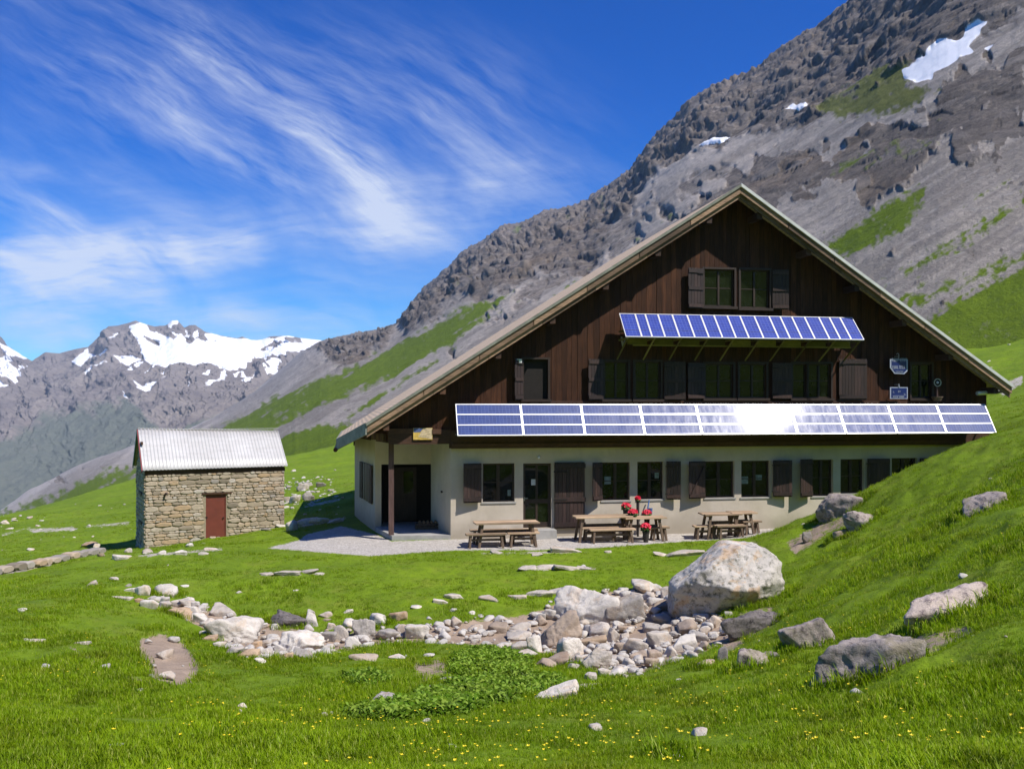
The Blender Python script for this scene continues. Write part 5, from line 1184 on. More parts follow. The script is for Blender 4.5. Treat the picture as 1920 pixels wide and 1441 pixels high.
# ================================================================ rocks
def ico(sub):
    bm_ = bmesh.new(); bmesh.ops.create_icosphere(bm_, subdivisions=sub, radius=1); bm_.verts.ensure_lookup_table()
    v = np.array([x.co[:] for x in bm_.verts]); f = [tuple(q.index for q in p.verts) for p in bm_.faces]; bm_.free(); return v, f
ICO = {s: ico(s) for s in (3, 4, 5, 6)}
def rockmesh(seed, sub, planes=None, rough=.07, nplanes=12, sharp=26, scale=(1, 1, 1)):
    v, f = ICO[sub]; r_ = np.random.RandomState(seed)
    if planes is None:
        n = r_.normal(size=(nplanes, 3)); n /= np.linalg.norm(n, axis=1)[:, None]; h = r_.uniform(.56, .98, nplanes)
        n = np.concatenate([n, [[0, 0, 1], [0, 0, -1], [1, 0, 0], [-1, 0, 0], [0, 1, 0], [0, -1, 0]]]); h = np.concatenate([h, [.95, .95, 1, 1, 1, 1]])
    else:
        n = np.array([p[:3] for p in planes], float); h = np.array([p[3] for p in planes], float)
        n /= np.linalg.norm(n, axis=1)[:, None]
    d = np.maximum(v @ n.T, 1e-6) / h[None]
    rad = (d ** sharp).sum(1) ** (-1 / sharp)
    o = r_.uniform(-50, 50, 3); q = v * np.array(scale) / max(scale)
    rad = rad * (1 + rough * 1.3 * fbm(q[:, 0] * 1.8 + o[0], q[:, 1] * 1.8 + o[1], q[:, 2] * 1.8 + o[2], 3, seed) + rough * .9 * (ridged(q[:, 0] * 4 + o[0], q[:, 1] * 4, q[:, 2] * 4, 4, seed + 7) - .3) * (1 if sub > 3 else .4))
    p = v * rad[:, None] * np.array(scale)
    if sub == 5:
        s1 = r_.normal(size=3); s1 /= np.linalg.norm(s1); lay = q @ s1
        rad_ = .07 * ridged(lay * 4 + o[1] + .4 * fbm(q[:, 0] * 2, q[:, 1] * 2, q[:, 2] * 2, 2, seed), q[:, 0] * .8, q[:, 1] * .8, 3, seed + 9); p = p * (1 + rad_[:, None] - .03)
    if sub >= 5: 
        nn = fbm(p[:, 0] * 9, p[:, 1] * 9, p[:, 2] * 9, 4, seed + 3); p = p + v * (.018 * nn)[:, None]
    me = bpy.data.meshes.new('rock'); me.from_pydata(p.tolist(), [], f)
    me.polygons.foreach_set('use_smooth', [True] * len(f)); me.update(); return me
lib = [rockmesh(100 + i, 4, nplanes=7 + i % 5, rough=.05) for i in range(14)]
for m_ in lib: m_.materials.append(M_rock)
rr = random.Random(3)
RING = []
def y_ok(px): return True
LMK = [(1362,1090,'the huge boulder'),(1093,1140,'the large whitish angular rock'),(1170,1142,'the large grey block'),(1046,1188,'the orange-topped rock'),(1064,1217,'the white curved rock'),(1115,1236,'the rounded front rock'),
(1035,1303,'the long pale slab'),(434,1182,'the big white angular rock'),(569,1204,'the flat-topped whitish rock'),(542,1162,'the dark humped rock'),(686,1180,'the rounded grey block'),(786,1184,'the white and orange rock'),(307,1107,'the white pointed stone'),
(336,1149,'the flat orange stone'),(535,1230,'the bright orange stone'),(724,1311,'the grey rock in the herbs'),(310,1230,'the bare earth patch'),(945,998,'the leftmost table'),(1125,995,'the table with geraniums'),(1365,990,'the right-hand tables'),
(405,965,'the red shed door'),(258,1030,'the left shed corner'),(533,985,'the right shed corner'),(733,1010,'the porch post'),(1579,945,'the rock below the windows'),(1580,1228,'the dark rugged rock'),(60,1070,'the low channel wall'),(1890,730,'the right roof tip'),(665,900,'the left end of the hut'),(960,1400,'the bottom grass')]
SZ = [(8, 'tiny'), (13, 'very small'), (19, 'small'), (27, 'medium'), (999, 'larger')]
CN = {'w': 'whitish', 'p': 'pale beige', 'o': 'orange', 'g': 'grey', 'd': 'dark', 'b': 'brown'}
USED = {}
def autolabel(px, py, w, h, tint, base):
    for skip in range(5):
        l = sorted(LMK, key=lambda q: (q[0] - px) ** 2 + 3 * (q[1] - py) ** 2)[skip]
        dx, dy = px - l[0], (py - l[1]) * 1.8; dist = math.hypot(dx, dy)
        a = int(((math.degrees(math.atan2(dy, dx)) + 360 + 22.5) % 360) // 45)
        dr = ['right of', 'in front and right of', 'in front of', 'in front and left of', 'left of', 'behind and left of', 'behind', 'behind and right of'][a]
        nr = 'close ' if dist < 45 else ('' if dist < 100 else 'well ')
        s_ = next(n for t, n in SZ if w < t); fl_ = 'flat ' if h / w < .42 else ('tall ' if h / w > .8 else '')
        lab = f"{s_} {fl_}{CN[tint]} stone {nr}{dr} {l[2]}"
        if lab not in USED: USED[lab] = 1; return lab
    l = sorted(LMK, key=lambda q: (q[0] - px) ** 2 + 3 * (q[1] - py) ** 2)[0]
    return base or lab
TINT = {'w': (1.18, 1.16, 1.13, 1), 'p': (1.02, .97, .92, 1), 'o': (.95, .74, .53, 1), 'g': (.72, .70, .69, 1), 'd': (.5, .48, .47, 1), 'b': (.74, .62, .52, 1)}
def put_rock(px, py, w, h, tint='p', label=None, group=None, name='stone', big=None, seed=None, depth=.8, rise=None, roll=None, M=None, planes=None, rough=.08, sharp=26, sink=0.0):
    if sink: w *= 1.12; h *= 1.22
    d = hit(px, py + h * .36); W = w * d / FX; Hh = h * d / FX; dc = d + W * depth * .30
    x = (px - CX) / FX * dc; z = CZ - (py + h * .06 - HY) / FX * dc
    if rise: rx, ry, rz_ = W / 2, W * depth / 2, max(Hh / 2 * rise, W * .14)
    else:
        rx, ry, rz_ = W / 2 * (1.12 if big else 1.05), W * depth / 2, max(Hh * .66, W * .17); zt_ = CZ - (py - h / 2 - HY) / FX * dc; z = zt_ - rz_ * .96
    if label is None or label.startswith('one of'): label = autolabel(px, py, w, h, tint, label)
    sd_ = seed if seed is not None else rr.randint(0, 9999)
    if big:
        z -= sink * rz_; me = rockmesh(sd_, big, planes, rough, sharp=sharp, scale=(rx, ry, rz_)); me.materials.append(M or M_rock)
        o = link(name, me, None, None, (x, dc, z)); o.rotation_euler = (0, R(roll or 0), 0)
    else:
        me = lib[sd_ % len(lib)]; o = bpy.data.objects.new(name, me); COL.objects.link(o); o.location = (x, dc, z)
        o.scale = (rx, ry, rz_); o.rotation_euler = (R(rr.uniform(-8, 8)), R(roll if roll is not None else rr.uniform(-12, 12)), 0)
        if rr.random() < .5: o.scale.x *= -1
    if big and y_ok(px): RING.append((x, dc, rx, ry))
    t = TINT[tint]; k = rr.uniform(.88, 1.1); o.color = (t[0] * k, t[1] * k, t[2] * k, 1)
    tag(o, label, 'rock' if name != 'stone' else 'stone', group)
    return o
# ---- the named rocks
bp = [(-1,0,.02,.97),(-.72,.0,.72,.72),(-.35,-.1,.95,.88),(.1,0,1,1.0),(.72,0,.72,1.14),(1,0,.1,.98),(.8,0,-.6,.80),(.2,0,-1,.85),(-.75,-.1,-.7,1.16),(-.35,-.75,-.75,.80),(.1,-.75,-.65,.66),(-.45,-.8,-.4,.74),(.6,-.7,-.35,.82),(.1,-.8,.65,.80),(-.6,-.85,.15,.88),(.65,-.75,.3,.98),(0,1,0,1),(-.6,.8,.3,.9),(.6,.8,-.2,.9),(.35,-.75,-.6,.86)]
put_rock(1362, 1090, 216, 160, 'w', 'huge pale boulder with orange lichen leaning against the grassy mound', name='boulder', big=6, seed=21, depth=.75, M=M_boulder, planes=bp, rough=.055, rise=1.0, sharp=44)
Z7 = lambda a, b, c, d: (820 + .3646 * a, 980 + .3646 * b, .3646 * c, .3646 * d)
Z6 = lambda a, b, c, d: (150 + .3646 * a, 1040 + .3646 * b, .3646 * c, .3646 * d)
Z8 = lambda a, b, c, d: (1250 + .3893 * a, 880 + .3893 * b, .3893 * c, .3893 * d)
put_rock(*Z7(750,440,290,190), 'w', 'large whitish angular rock left of the grey block, in the middle of the rock heap', name='rock', big=5, seed=31, roll=8)
put_rock(*Z7(960,445,170,165), 'g', 'large grey block between the whitish angular rock and the huge boulder', name='rock', big=5, seed=32)
put_rock(*Z7(620,570,235,180), 'b', 'grey brown rock with an orange top, in front of the whitish angular rock', name='rock', big=5, seed=33, roll=-14)
put_rock(*Z7(670,650,150,120), 'w', 'white curved rock in front of the orange-topped rock', name='rock', big=5, seed=34)
put_rock(*Z7(810,702,140,118), 'p', 'pale rounded rock at the front of the rock heap', name='rock', big=5, seed=35, roll=10)
put_rock(*Z7(785,612,145,78), 'o', 'flat brown stone between the white curved rock and the heap', name='rock', big=4, seed=36)
put_rock(*Z7(590,885,262,90), 'w', 'long pale slab at the edge of the foreground grass, below the rock heap', name='rock', big=5, seed=37, roll=-17, depth=.4)
put_rock(*Z7(770,845,210,50), 'p', 'second pale slab just behind the long pale slab', name='rock', big=5, seed=38, roll=-8, depth=.45)
put_rock(*Z6(780,390,235,135), 'w', 'big white angular rock in the left arm of the dry stream', name='rock', big=5, seed=41, roll=10)
put_rock(*Z6(1150,450,225,110), 'w', 'big whitish flat-topped rock in the middle of the dry stream', name='rock', big=5, seed=42)
put_rock(*Z6(1075,335,185,100), 'd', 'dark grey humped rock behind the dry stream, with grass at its foot', name='rock', big=5, seed=43, M=M_rockd)
put_rock(*Z6(1470,385,120,115), 'g', 'pale grey rounded block near the middle of the dry stream', name='rock', big=5, seed=44)
put_rock(*Z6(1540,340,110,70), 'w', 'whitish stone leaning on the rounded block near the middle of the stream', name='rock', big=4, seed=45)
put_rock(*Z6(1745,395,135,75), 'w', 'white and orange rock at the right end of the left stone row', name='rock', big=4, seed=46)
put_rock(*Z6(432,185,135,70), 'w', 'white pointed stone at the far upper left end of the stone row', name='rock', big=4, seed=47)
put_rock(*Z6(510,298,125,52), 'o', 'flat orange stone in the upper left stone row', name='rock', big=4, seed=48)
put_rock(*Z6(1055,522,78,52), 'o', 'small bright orange stone at the front edge of the stream', name='rock', big=4, seed=49)
put_rock(*Z6(1575,745,145,78), 'g', 'grey rounded rock half hidden by leafy herbs', name='rock', big=5, seed=50, )
put_rock(*Z6(1870,640,78,48), 'g', 'smooth grey stone above another at the edge of the leafy herbs', name='rock', big=4, seed=51)
put_rock(*Z6(1830,695,88,64), 'b', 'brownish pointed stone just below the smooth grey stone by the herbs', name='rock', big=4, seed=52)
put_rock(*Z8(845,172,205,120), 'g', 'large grey rock at the foot of the mound below the right-hand windows', name='rock', big=5, seed=61, M=M_rockm, sink=.26)
put_rock(*Z8(945,240,145,95), 'g', 'dark-sided grey rock just right of the large rock below the windows', name='rock', big=5, seed=62, M=M_rockm, sink=.26)
put_rock(*Z8(1530,160,195,90), 'g', 'lone grey rock high up on the grassy mound at the right', name='rock', big=5, seed=63, roll=-16, M=M_rockm, sink=.26)
put_rock(*Z8(835,312,90,55), 'b', 'small brownish rock below the dark-sided grey rock', name='rock', big=4, seed=64, roll=-25)
put_rock(*Z8(675,330,55,60), 'd', 'small dark rock at the left of the bare patch on the mound', name='rock', big=4, seed=65)
put_rock(*Z8(1335,648,400,150), 'p', 'wide grey mauve rock embedded in the slope at the right', name='rock', big=5, seed=66, roll=-9, M=M_rockm, depth=.5, rough=.13, sink=.26)
put_rock(*Z8(970,905,390,215), 'p', 'large dark rugged rock in the lower right grass', name='rock', big=5, seed=67, roll=-6, M=M_rockd, depth=.55, rough=.13, sink=.26)
put_rock(*Z8(690,755,170,225), 'g', 'upright pointed grey rock left of the large dark rugged rock', name='rock', big=5, seed=68, roll=-30, M=M_rockm, depth=.55, sink=.26)
put_rock(*Z8(405,905,160,125), 'g', 'pale pointed rock with mossy top, low on the slope left of the upright rock', name='rock', big=5, seed=69, roll=-25, M=M_rockm, depth=.6, sink=.26)
put_rock(*Z8(490,905,80,52), 'd', 'small dark purple rock between the two pointed rocks', name='rock', big=4, seed=70)
put_rock(*Z8(190,940,92,42), 'b', 'small brown rock at the lower left of the slope rocks', name='rock', big=4, seed=71)
put_rock(*Z8(265,900,48,90), 'd', 'narrow dark rock beside the small brown rock', name='rock', big=4, seed=72)
put_rock(*Z8(440,725,255,105), 'd', 'long dark brown rock ledge right of the huge boulder', name='rock', big=5, seed=73, roll=-14, M=M_rockd, depth=.4, rough=.13, sink=.26)
put_rock(*Z8(40,1386,72,34), 'w', 'small pale stone alone in the nearest grass at the bottom', name='rock', big=4, seed=74)
put_rock(*Z7(1425,505,75,62), 'p', 'pale stone at the lower right foot of the huge boulder', name='rock', big=4, seed=75)
put_rock(*Z7(1590,400,95,80), 'p', 'pale lump under the right side of the huge boulder', name='rock', big=4, seed=76)
put_rock(*Z6(430,510,78,46), 'p', 'pale stone in the middle of the bare earth patch', name='rock', big=4, seed=77)
put_rock(*Z6(450,610,68,32), 'w', 'flat white stone at the lower edge of the bare earth patch', name='rock', big=4, seed=78)
# ---- loose stones
A = 'loose pale stones of the rock heap by the boulder'; B = 'pale stones lining the left arm of the dry stream'
LA_ = 'one of the small loose stones filling the rock heap beside the huge boulder'; LB_ = 'one of the small pale stones lining the left arm of the dry stream'
for z in [(1070,328,130,60),(1180,355,80,55),(1090,375,70,35),(530,500,80,60),(585,465,80,60),(430,535,130,45),(430,580,140,40),(420,630,110,60),(500,625,70,90),(470,668,110,50),(850,560,130,80),(900,575,80,100),(965,545,80,35),(1020,630,130,90),(1140,600,140,80),(1130,540,130,45),(1160,490,100,50),(1050,420,70,60),(1135,430,90,60),(1300,540,120,70),(1350,580,100,60),(1265,615,130,80),(930,640,70,50),(960,580,60,50),(1030,680,90,40),(1125,685,80,60),(910,690,100,40),(980,720,70,50),(700,735,60,50),(740,700,60,50),(610,710,140,50),(560,725,100,40),(930,765,130,55),(860,770,80,40),(780,790,70,40),(1200,660,60,50),(1240,555,70,40),(1500,465,50,40),(300,540,110,50),(200,540,90,40),(90,505,80,60),(1290,500,70,40),(1380,630,60,40)]:
    put_rock(*Z7(*z), rr.choice('wwpppgb'), LA_, A)
for z in [(60,148,45,30),(253,158,36,22),(262,182,60,24),(323,190,75,60),(210,220,120,20),(303,238,40,28),(365,258,90,60),(435,262,75,45),(375,222,60,30),(590,290,60,60),(570,255,110,45),(625,275,50,35),(500,245,60,35),(630,325,90,60),(670,345,90,50),(745,290,130,60),(850,350,90,70),(720,465,60,40),(640,405,70,40),(660,430,80,25),(790,495,90,45),(860,510,110,60),(960,500,90,60),(910,460,70,40),(1160,515,130,50),(930,545,60,30),(1020,480,50,40),(1195,340,70,90),(1270,308,90,45),(1190,295,40,30),(1375,292,60,28),(1380,360,90,55),(1295,370,45,40),(1340,400,80,80),(1275,415,90,50),(1400,450,90,60),(1585,405,130,60),(1640,320,90,60),(1665,385,80,60),(935,360,60,25),(890,390,90,30),(1000,440,60,30)]:
    put_rock(*Z6(*z), rr.choice('wwwppgo'), LB_, B)
def inpoly(x, y, p): return polyd(np.array([x]), np.array([y]), p)[0] > 0
def scatter(poly, n, s0, s1, tints, lab, grp, asp=(.4, .75)):
    xs = [p[0] for p in poly]; ys = [p[1] for p in poly]; k = 0
    while k < n:
        x, y = rr.uniform(min(xs), max(xs)), rr.uniform(min(ys), max(ys))
        if not inpoly(x, y, poly): continue
        w = s0 + (s1 - s0) * rr.random() ** 2.2; put_rock(x, y, w, w * rr.uniform(*asp), rr.choice(tints), lab, grp, roll=rr.uniform(-10, 10)); k += 1
scatter([(930,1180),(1000,1140),(1110,1120),(1240,1100),(1330,1150),(1330,1200),(1260,1225),(1180,1260),(1080,1240),(1000,1215)], 38, 8, 28, 'wppgb', LA_, A)
scatter([(240,1100),(330,1110),(470,1160),(560,1190),(620,1200),(560,1235),(440,1222),(380,1170)], 26, 7, 24, 'wwppo', LB_, B)
scatter([(560,1160),(800,1160),(960,1150),(990,1190),(930,1205),(800,1200),(640,1210)], 10, 6, 20, 'ppgb', 'one of the small stones on the bare brown stream bed between the two stone rows', 'stones on the bare stream bed')
# lawn stones, flat outcrops
for (x, y, w, h) in [(1010,1113,60,16),(1035,1110,52,12),(918,1122,38,18),(970,1120,34,12),(849,1144,14,8),(885,1148,14,8),(1137,1105,14,8),(1166,1108,26,11),(850,1118,38,14),(826,1128,28,10),(782,1138,22,8),(41,1142,18,7),(40,1146,17,6),(215,1085,20,8),(270,1100,24,8),(348,1098,20,6),(448,1110,12,6),(62,1202,42,12),(155,1205,26,7),(452,1322,22,10),(450,1333,9,9),(605,1340,24,13),(621,1338,17,11),(264,1293,17,7),(800,1350,18,9),(850,1399,20,7),(208,1402,60,12),(1140,1035,14,7),(555,1106,12,5),(680,1232,50,16),(745,1230,30,9),(803,1228,22,7),(630,1315,8,7)]:
    put_rock(x, y, w, h, rr.choice('wwp'), 'one of the small pale stones scattered singly in the short grass', 'single stones scattered in the grass')
for (x, y, w, h) in [(500,1078,34,6),(540,1075,50,9),(575,1073,40,8),(598,1076,20,5),(985,1067,40,7),(1020,1064,44,8),(1062,1066,50,8),(1100,1066,36,7),(1280,1038,80,13),(1240,1040,30,5),(930,1036,30,4),(1060,1033,60,6),(1010,1040,24,4)]:
    put_rock(x, y, w, h, 'p', 'one of the flat pale stones level with the lawn in front of the hut', 'flat stones in the lawn', rise=.9)
# around the shed
for (x, y, w, h, t) in [(180,1024,14,20,'p'),(190,1040,14,10,'b'),(170,1021,30,9,'o'),(228,1045,34,12,'w'),(276,1033,28,12,'p'),(305,1036,18,9,'w'),(338,1035,24,12,'w'),(356,1022,14,8,'w'),(380,1038,20,7,'p'),(395,1029,30,5,'p'),(242,1032,16,10,'p'),(405,1003,24,9,'w'),(398,1007,14,7,'b'),(455,996,28,10,'w'),(500,992,20,8,'d'),(548,985,28,27,'w'),(525,985,24,10,'w'),(575,978,40,12,'w'),(600,975,40,14,'w'),(630,977,30,9,'p'),(415,960,10,5,'p')]:
    put_rock(x, y, w, h, t, 'one of the stones lying along the foot of the stone shed', 'stones at the foot of the shed')
scatter([(536,900),(620,905),(628,925),(560,942),(536,945)], 12, 10, 28, 'gdgp', 'one of the grey stones heaped behind the right end of the shed', 'stone heap behind the shed')
scatter([(0,975),(240,935),(240,1015),(110,1030),(0,1050)], 8, 8, 20, 'wwp', 'one of the pale stones dotted over the meadow left of the shed', 'stones on the left meadow', (.35, .55))
scatter([(540,850),(655,850),(655,990),(600,960),(545,950)], 8, 6, 12, 'wwp', 'one of the pale stones on the grass between shed and hut', 'stones between shed and hut', (.35, .6))
scatter([(1740,640),(1915,560),(1915,760),(1870,740)], 4, 6, 13, 'wwp', 'one of the pale stones on the steep grass behind the right roof edge', 'stones on the upper right slope', (.4, .6))
# ---- low retaining wall of the channel at the left
wlw = MB(); r_ = random.Random(4); wa = Vector((( -40 - CX) / FX * 24.2, 24.2)); wb = Vector(((190 - CX) / FX * 29.6, 29.6)); dvw = (wb - wa); Lw = dvw.length; dvw.normalize(); nw = Vector((dvw.y, -dvw.x))
t = 0
while t < Lw:
    L_ = r_.uniform(.25, .6)
    for lay in range(3):
        p = wa + dvw * (t + r_.uniform(-.05, .05)); q = wa + dvw * (t + L_ * .96); off = nw * r_.uniform(-.05, .05)
        zz = float(H(p.x, p.y)) - .22 + .17 * lay; hh = .17 * r_.uniform(.85, 1.15); n = 8
        c = (p + q) / 2 + off
        vs = []
        for (sy, ins_) in ((-.22, .8), (-.14, 1), (.14, 1), (.22, .8)):
            for i in range(n):
                a = 2 * math.pi * i / n; ca, sa_ = math.cos(a), math.sin(a); k = 1 / (abs(ca) ** 3 + abs(sa_) ** 3) ** (1 / 3)
                pt = c + dvw * (ca * k * L_ * .5 * ins_ * r_.uniform(.92, 1.05)) + nw * sy
                vs.append((pt.x, pt.y, zz + sa_ * k * hh * .55 * ins_))
        fs = [(j * n + i, j * n + (i + 1) % n, (j + 1) * n + (i + 1) % n, (j + 1) * n + i) for j in range(3) for i in range(n)] + [tuple(range(n))[::-1], tuple(range(3 * n, 4 * n))]
        wlw.add(vs, fs, min(1, max(0, r_.gauss(.75, .25))))
    t += L_
o = wlw.obj('low_stone_wall', M_stone); tag(o, 'low dry stone wall of the channel at the far left, below the shed', 'wall')

# ================================================================ grass, herbs, flowers

def tuft(name, seed, nb, rad, hgt, wid, m, broad=False, head=None):
    r_ = random.Random(seed); v = []; f = []; tn = []
    for i in range(nb):
        a = r_.uniform(0, 6.283); rr_ = rad * math.sqrt(r_.random()); bx_, by_ = rr_ * math.cos(a), rr_ * math.sin(a)
        h = hgt * r_.uniform(.45, 1.15); w_ = wid * r_.uniform(.7, 1.3); da = r_.uniform(0, 6.283); ln = h * r_.uniform(.2, .9 if not broad else 1.3)
        dx, dy = math.cos(da), math.sin(da); sx_, sy_ = -dy * w_, dx * w_; b = len(v)
        if broad:
            h *= r_.uniform(.5, 1); st = .55
            p1 = (bx_ + dx * ln * .4, by_ + dy * ln * .4, h * .75); p2 = (bx_ + dx * ln * .75, by_ + dy * ln * .75, h); p3 = (bx_ + dx * ln * 1.1, by_ + dy * ln * 1.1, h * .85)
            v += [(bx_, by_, 0), (p1[0] - sx_ * .5, p1[1] - sy_ * .5, p1[2]), (p1[0] + sx_ * .5, p1[1] + sy_ * .5, p1[2]), (p2[0] - sx_, p2[1] - sy_, p2[2] - .006), (p2[0] + sx_, p2[1] + sy_, p2[2] + .006), p3]
            f += [(b, b + 2, b + 1), (b + 1, b + 2, b + 4, b + 3), (b + 3, b + 4, b + 5)]; tn += [r_.random()] * 3
            tn[-1] = tn[-2] = tn[-3] = r_.random()
        else:
            v += [(bx_ - sx_, by_ - sy_, -.01), (bx_ + sx_, by_ + sy_, -.01), (bx_ + dx * ln * .35 + sx_ * .7, by_ + dy * ln * .35 + sy_ * .7, h * .6), (bx_ + dx * ln * .35 - sx_ * .7, by_ + dy * ln * .35 - sy_ * .7, h * .6), (bx_ + dx * ln, by_ + dy * ln, h)]
            f += [(b, b + 1, b + 2, b + 3), (b + 3, b + 2, b + 4)]; q_ = r_.random(); tn += [q_, q_]
    me = bpy.data.meshes.new(name); me.from_pydata(v, [], f); at = me.attributes.new('tone', 'FLOAT', 'FACE'); at.data.foreach_set('value', tn); me.materials.append(m); me.update()
    return bpy.data.objects.new(name, me)
def instancer(name, pts, scl, seed, sources, label=None):
    n = len(pts); r_ = np.random.RandomState(seed); me = bpy.data.meshes.new(name); me.vertices.add(n); me.vertices.foreach_set('co', pts.astype(np.float32).ravel())
    at = me.attributes.new('scl', 'FLOAT', 'POINT'); at.data.foreach_set('value', scl.astype(np.float32))
    rot = np.stack([r_.uniform(-.15, .15, n), r_.uniform(-.15, .15, n), r_.uniform(0, 6.283, n)], -1).astype(np.float32)
    at = me.attributes.new('rot', 'FLOAT_VECTOR', 'POINT'); at.data.foreach_set('vector', rot.ravel()); me.update()
    o = link(name, me); tag(o, label, None, None, 'stuff')
    nt_ = bpy.data.node_groups.new(name, 'GeometryNodeTree'); nt_.interface.new_socket('Geometry', in_out='INPUT', socket_type='NodeSocketGeometry'); nt_.interface.new_socket('Geometry', in_out='OUTPUT', socket_type='NodeSocketGeometry')
    gi = nt_.nodes.new('NodeGroupInput'); go = nt_.nodes.new('NodeGroupOutput'); iop = nt_.nodes.new('GeometryNodeInstanceOnPoints')
    jn = nt_.nodes.new('GeometryNodeJoinGeometry'); ln = nt_.links.new
    for s_ in sources:
        oi = nt_.nodes.new('GeometryNodeObjectInfo'); oi.inputs['Object'].default_value = s_; oi.inputs['As Instance'].default_value = True; ln(oi.outputs['Geometry'], jn.inputs[0])
    ln(gi.outputs[0], iop.inputs['Points']); ln(jn.outputs[0], iop.inputs['Instance']); iop.inputs['Pick Instance'].default_value = True
    a1 = nt_.nodes.new('GeometryNodeInputNamedAttribute'); a1.data_type = 'FLOAT'; a1.inputs[0].default_value = 'scl'; ln(a1.outputs[0], iop.inputs['Scale'])
    a2 = nt_.nodes.new('GeometryNodeInputNamedAttribute'); a2.data_type = 'FLOAT_VECTOR'; a2.inputs[0].default_value = 'rot'
    er = nt_.nodes.new('FunctionNodeEulerToRotation'); ln(a2.outputs[0], er.inputs[0]); ln(er.outputs[0], iop.inputs['Rotation'])
    ln(iop.outputs[0], go.inputs[0]); md = o.modifiers.new('instances', 'NODES'); md.node_group = nt_
    return o
rs = np.random.RandomState(8)
def spread(n, p0, p1, d0, d1, dens=None):
    u = rs.uniform(p0, p1, n); d = np.exp(rs.uniform(math.log(d0), math.log(d1), n)); x = (u - CX) / FX * d
    z = H(x, d); px, py = project(x, d, z); return x, d, z, px, py
def free(x, y, px, py, lim=.5):
    gm_, sm_, pm_2 = masks(px, py); jit = .35 * fbm(x * 3, y * 3, 0, 2, 99)
    ok = (np.maximum(gm_, np.maximum(sm_, pm_2 * .9)) + jit) < lim
    lx = (x - ORG.x) * ex.x + (y - ORG.y) * ex.y; ly = (x - ORG.x) * ey.x + (y - ORG.y) * ey.y
    ok &= ~((lx > -3.8) & (lx < XR) & (ly > -.1) & (ly < 14))
    qx = (x - S0.x) * nx.x + (y - S0.y) * nx.y; qy = (x - S0.x) * ny.x + (y - S0.y) * ny.y
    ok &= ~((qx > -.05) & (qx < LX + .05) & (qy > -.02) & (qy < SD)); return ok
x, y, z, px, py = spread(185000, -420, 2340, 3.2, 62); ex_ = spread(60000, -1800, 3700, 2.2, 25); sel_ = (ex_[3] < -420) | (ex_[3] > 2340) | (ex_[1] < 3.2)
x, y, z, px, py = [np.concatenate([a_, b_[sel_]]) for a_, b_ in zip((x, y, z, px, py), ex_)]; ok = free(x, y, px, py)
rx_, ry_ = [], []
for (cx_, cy_, a_, b_) in RING:      # longer grass growing round the half-buried rocks
    n_ = int(260 * (a_ + b_)); th = rs.uniform(0, 6.283, n_); k_ = rs.uniform(.85, 1.30, n_); rx_.append(cx_ + a_ * k_ * np.cos(th)); ry_.append(cy_ + b_ * k_ * np.sin(th))
rx_, ry_ = np.concatenate(rx_), np.concatenate(ry_); rz2 = H(rx_, ry_); rpx, rpy = project(rx_, ry_, rz2); okr = free(rx_, ry_, rpx, rpy, .35)
RX, RY, RZ = rx_[okr], ry_[okr], rz2[okr]
cl_ = fbm(x * .9, y * .9, 0, 4, 120)
keep = ok & (rs.uniform(size=len(x)) < np.clip(.95 + .9 * cl_, .35, 1))
x, y, z, cl_ = x[keep], y[keep], z[keep], cl_[keep]
scl = .84 * (1 + 1.15 * cl_) * rs.uniform(.6, 1.25, len(x)) * np.clip((y / 14) ** .35, .8, 1.35) * (1 - .35 * sstep(17, 25, y))
scl = np.concatenate([scl, rs.uniform(1.1, 1.9, len(RX))]); x, y, z = np.concatenate([x, RX]), np.concatenate([y, RY]), np.concatenate([z, RZ])
instancer('grass', np.stack([x, y, z], -1), scl, 1, [tuft('tuft_a', 1, 15, .08, .062, .0032, M_grass), tuft('tuft_b', 2, 17, .09, .052, .0034, M_grass), tuft('tuft_c', 3, 12, .06, .085, .0030, M_grass), tuft('tuft_d', 4, 18, .11, .045, .0040, M_grass)], 'short bright green alpine meadow grass')
# pebbles too small and too many to count
x, y, z, px, py = spread(26000, -200, 2000, 5, 70)
bed = sstep(-12, 6, polyd(px, py, SOIL[2])); bare = np.zeros(len(x))
for p_ in (SOIL[0], SOIL[1], SOIL[3], SOIL[4], SOIL[5], SOIL[6]): bare = np.maximum(bare, sstep(-8, 4, polyd(px, py, p_)))
for p_ in PALE: bare = np.maximum(bare, 1.4 * sstep(-5, 3, polyd(px, py, p_)))
pile = sstep(-6, 8, polyd(px, py, [(530,895),(625,900),(635,930),(560,948),(530,950)])); far_ = .03 * sstep(32, 40, y) * sstep(760, 600, px)
keep = rs.uniform(size=len(x)) < np.clip(bed * .85 + bare * .012 + pile * .9 + far_ + .0015, 0, 1) ; keep &= ~((((x - ORG.x) * ey.x + (y - ORG.y) * ey.y) > -2.4) & (((x - ORG.x) * ex.x + (y - ORG.y) * ex.y) > -3.8) & (y < 50))
x, y, z = x[keep], y[keep], z[keep]
def peb(nm, k, m): me = rockmesh(300 + k, 3, nplanes=9, rough=.06, scale=(1, .8, .55)); me.materials.append(m); return bpy.data.objects.new(nm, me)
ps_ = rs.uniform(0, 1, len(x)) ** 2.6
instancer('pebbles', np.stack([x, y, z + .01], -1), (.03 + .15 * ps_) * np.clip(y / 20, .5, 1.05), 4, [peb('pebble_a', 1, M_rock), peb('pebble_b', 2, M_rock), peb('pebble_c', 3, M_rock), peb('pebble_d', 4, M_rock)], 'small loose pebbles in the dry stream bed and on the bare ground')
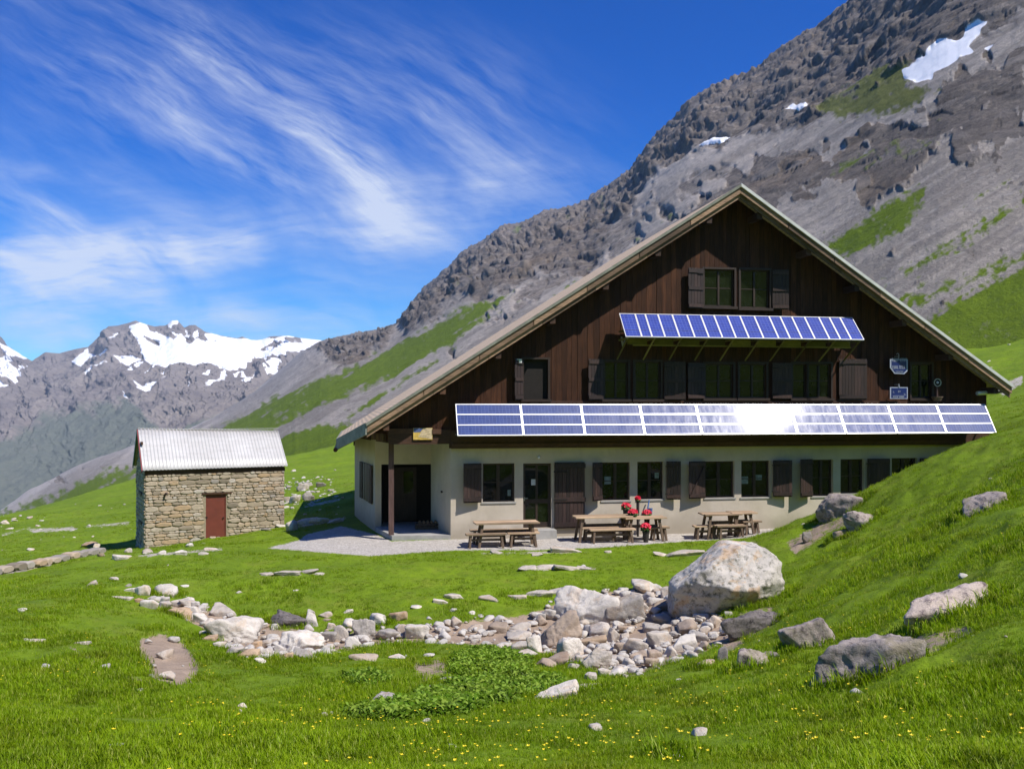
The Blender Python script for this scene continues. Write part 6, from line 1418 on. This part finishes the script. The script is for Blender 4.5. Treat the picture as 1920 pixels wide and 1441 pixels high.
# leafy herbs
HP = [(1000,1270),(985,1240),(930,1215),(880,1212),(850,1240),(845,1290),(760,1310),(700,1325),(650,1330),(660,1350),(720,1352),(800,1345),(880,1330),(960,1320),(1050,1290),(1040,1270)]
x, y, z, px, py = spread(60000, 560, 1120, 7, 18); s_ = sstep(-10, 12, polyd(px, py, HP)) ; s2 = np.maximum(sstep(-6, 10, polyd(px, py, [(640,1260),(720,1255),(730,1285),(660,1290)])) * .6, sstep(-5, 8, polyd(px, py, [(400,1235),(445,1232),(450,1250),(405,1252)])))
keep = (np.maximum(s_, s2) + .3 * fbm(x * 1.5, y * 1.5, 0, 3, 5) > .55) & (rs.uniform(size=len(x)) < .42)
x, y, z = x[keep], y[keep], z[keep]
instancer('leafy_herbs', np.stack([x, y, z], -1), rs.uniform(.7, 1.4, len(x)), 2, [tuft('herb_a', 11, 16, .11, .095, .016, M_herb, True), tuft('herb_b', 12, 18, .12, .075, .017, M_herb, True)], 'patch of broad leafy green herbs in the hollow below the stones')
x, y, z, px, py = spread(24000, -300, 2200, 3.4, 22); keep = (fbm(x * .7, y * .7, 0, 3, 7) + .35 * sstep(900, 300, np.abs(px - 1500)) * sstep(1150, 1350, py) > .12) & free(x, y, px, py, .3) & (rs.uniform(size=len(x)) < .10)
x, y, z = x[keep], y[keep], z[keep]
def flower(name, seed):
    r_ = random.Random(seed); mb = MB()
    for i in range(5):
        a = 2 * math.pi * i / 5; c, s = math.cos(a), math.sin(a); w_ = .004
        mb.add([(0, 0, .075), (c * .006 - s * w_, s * .006 + c * w_, .080), (c * .012, s * .012, .084), (c * .006 + s * w_, s * .006 - c * w_, .080)], [(0, 1, 2, 3)])
    me = mb.mesh(name); me.materials.append(M_flower); return bpy.data.objects.new(name, me)
instancer('yellow_wildflowers', np.stack([x, y, z], -1), rs.uniform(.7, 1.25, len(x)), 3, [flower('flower_a', 1)], 'tiny yellow wildflowers dotted through the meadow grass')

# ================================================================ air
hz = MB(); hz.box(-2600, 2600, -300, 4450, -420, 372); o = hz.obj('haze', None); tag(o, 'thin blue mountain air', None, None, 'stuff')
hm = bpy.data.materials.new('haze air'); hm.use_nodes = True; hm.node_tree.nodes.clear(); g = G(hm.node_tree)
g.n('ShaderNodeOutputMaterial', {'Volume': g.n('ShaderNodeVolumePrincipled', {'Color': (.70, .82, 1.0, 1), 'Density': .00008, 'Anisotropy': 0.0}).outputs[0]})
o.data.materials.append(hm)
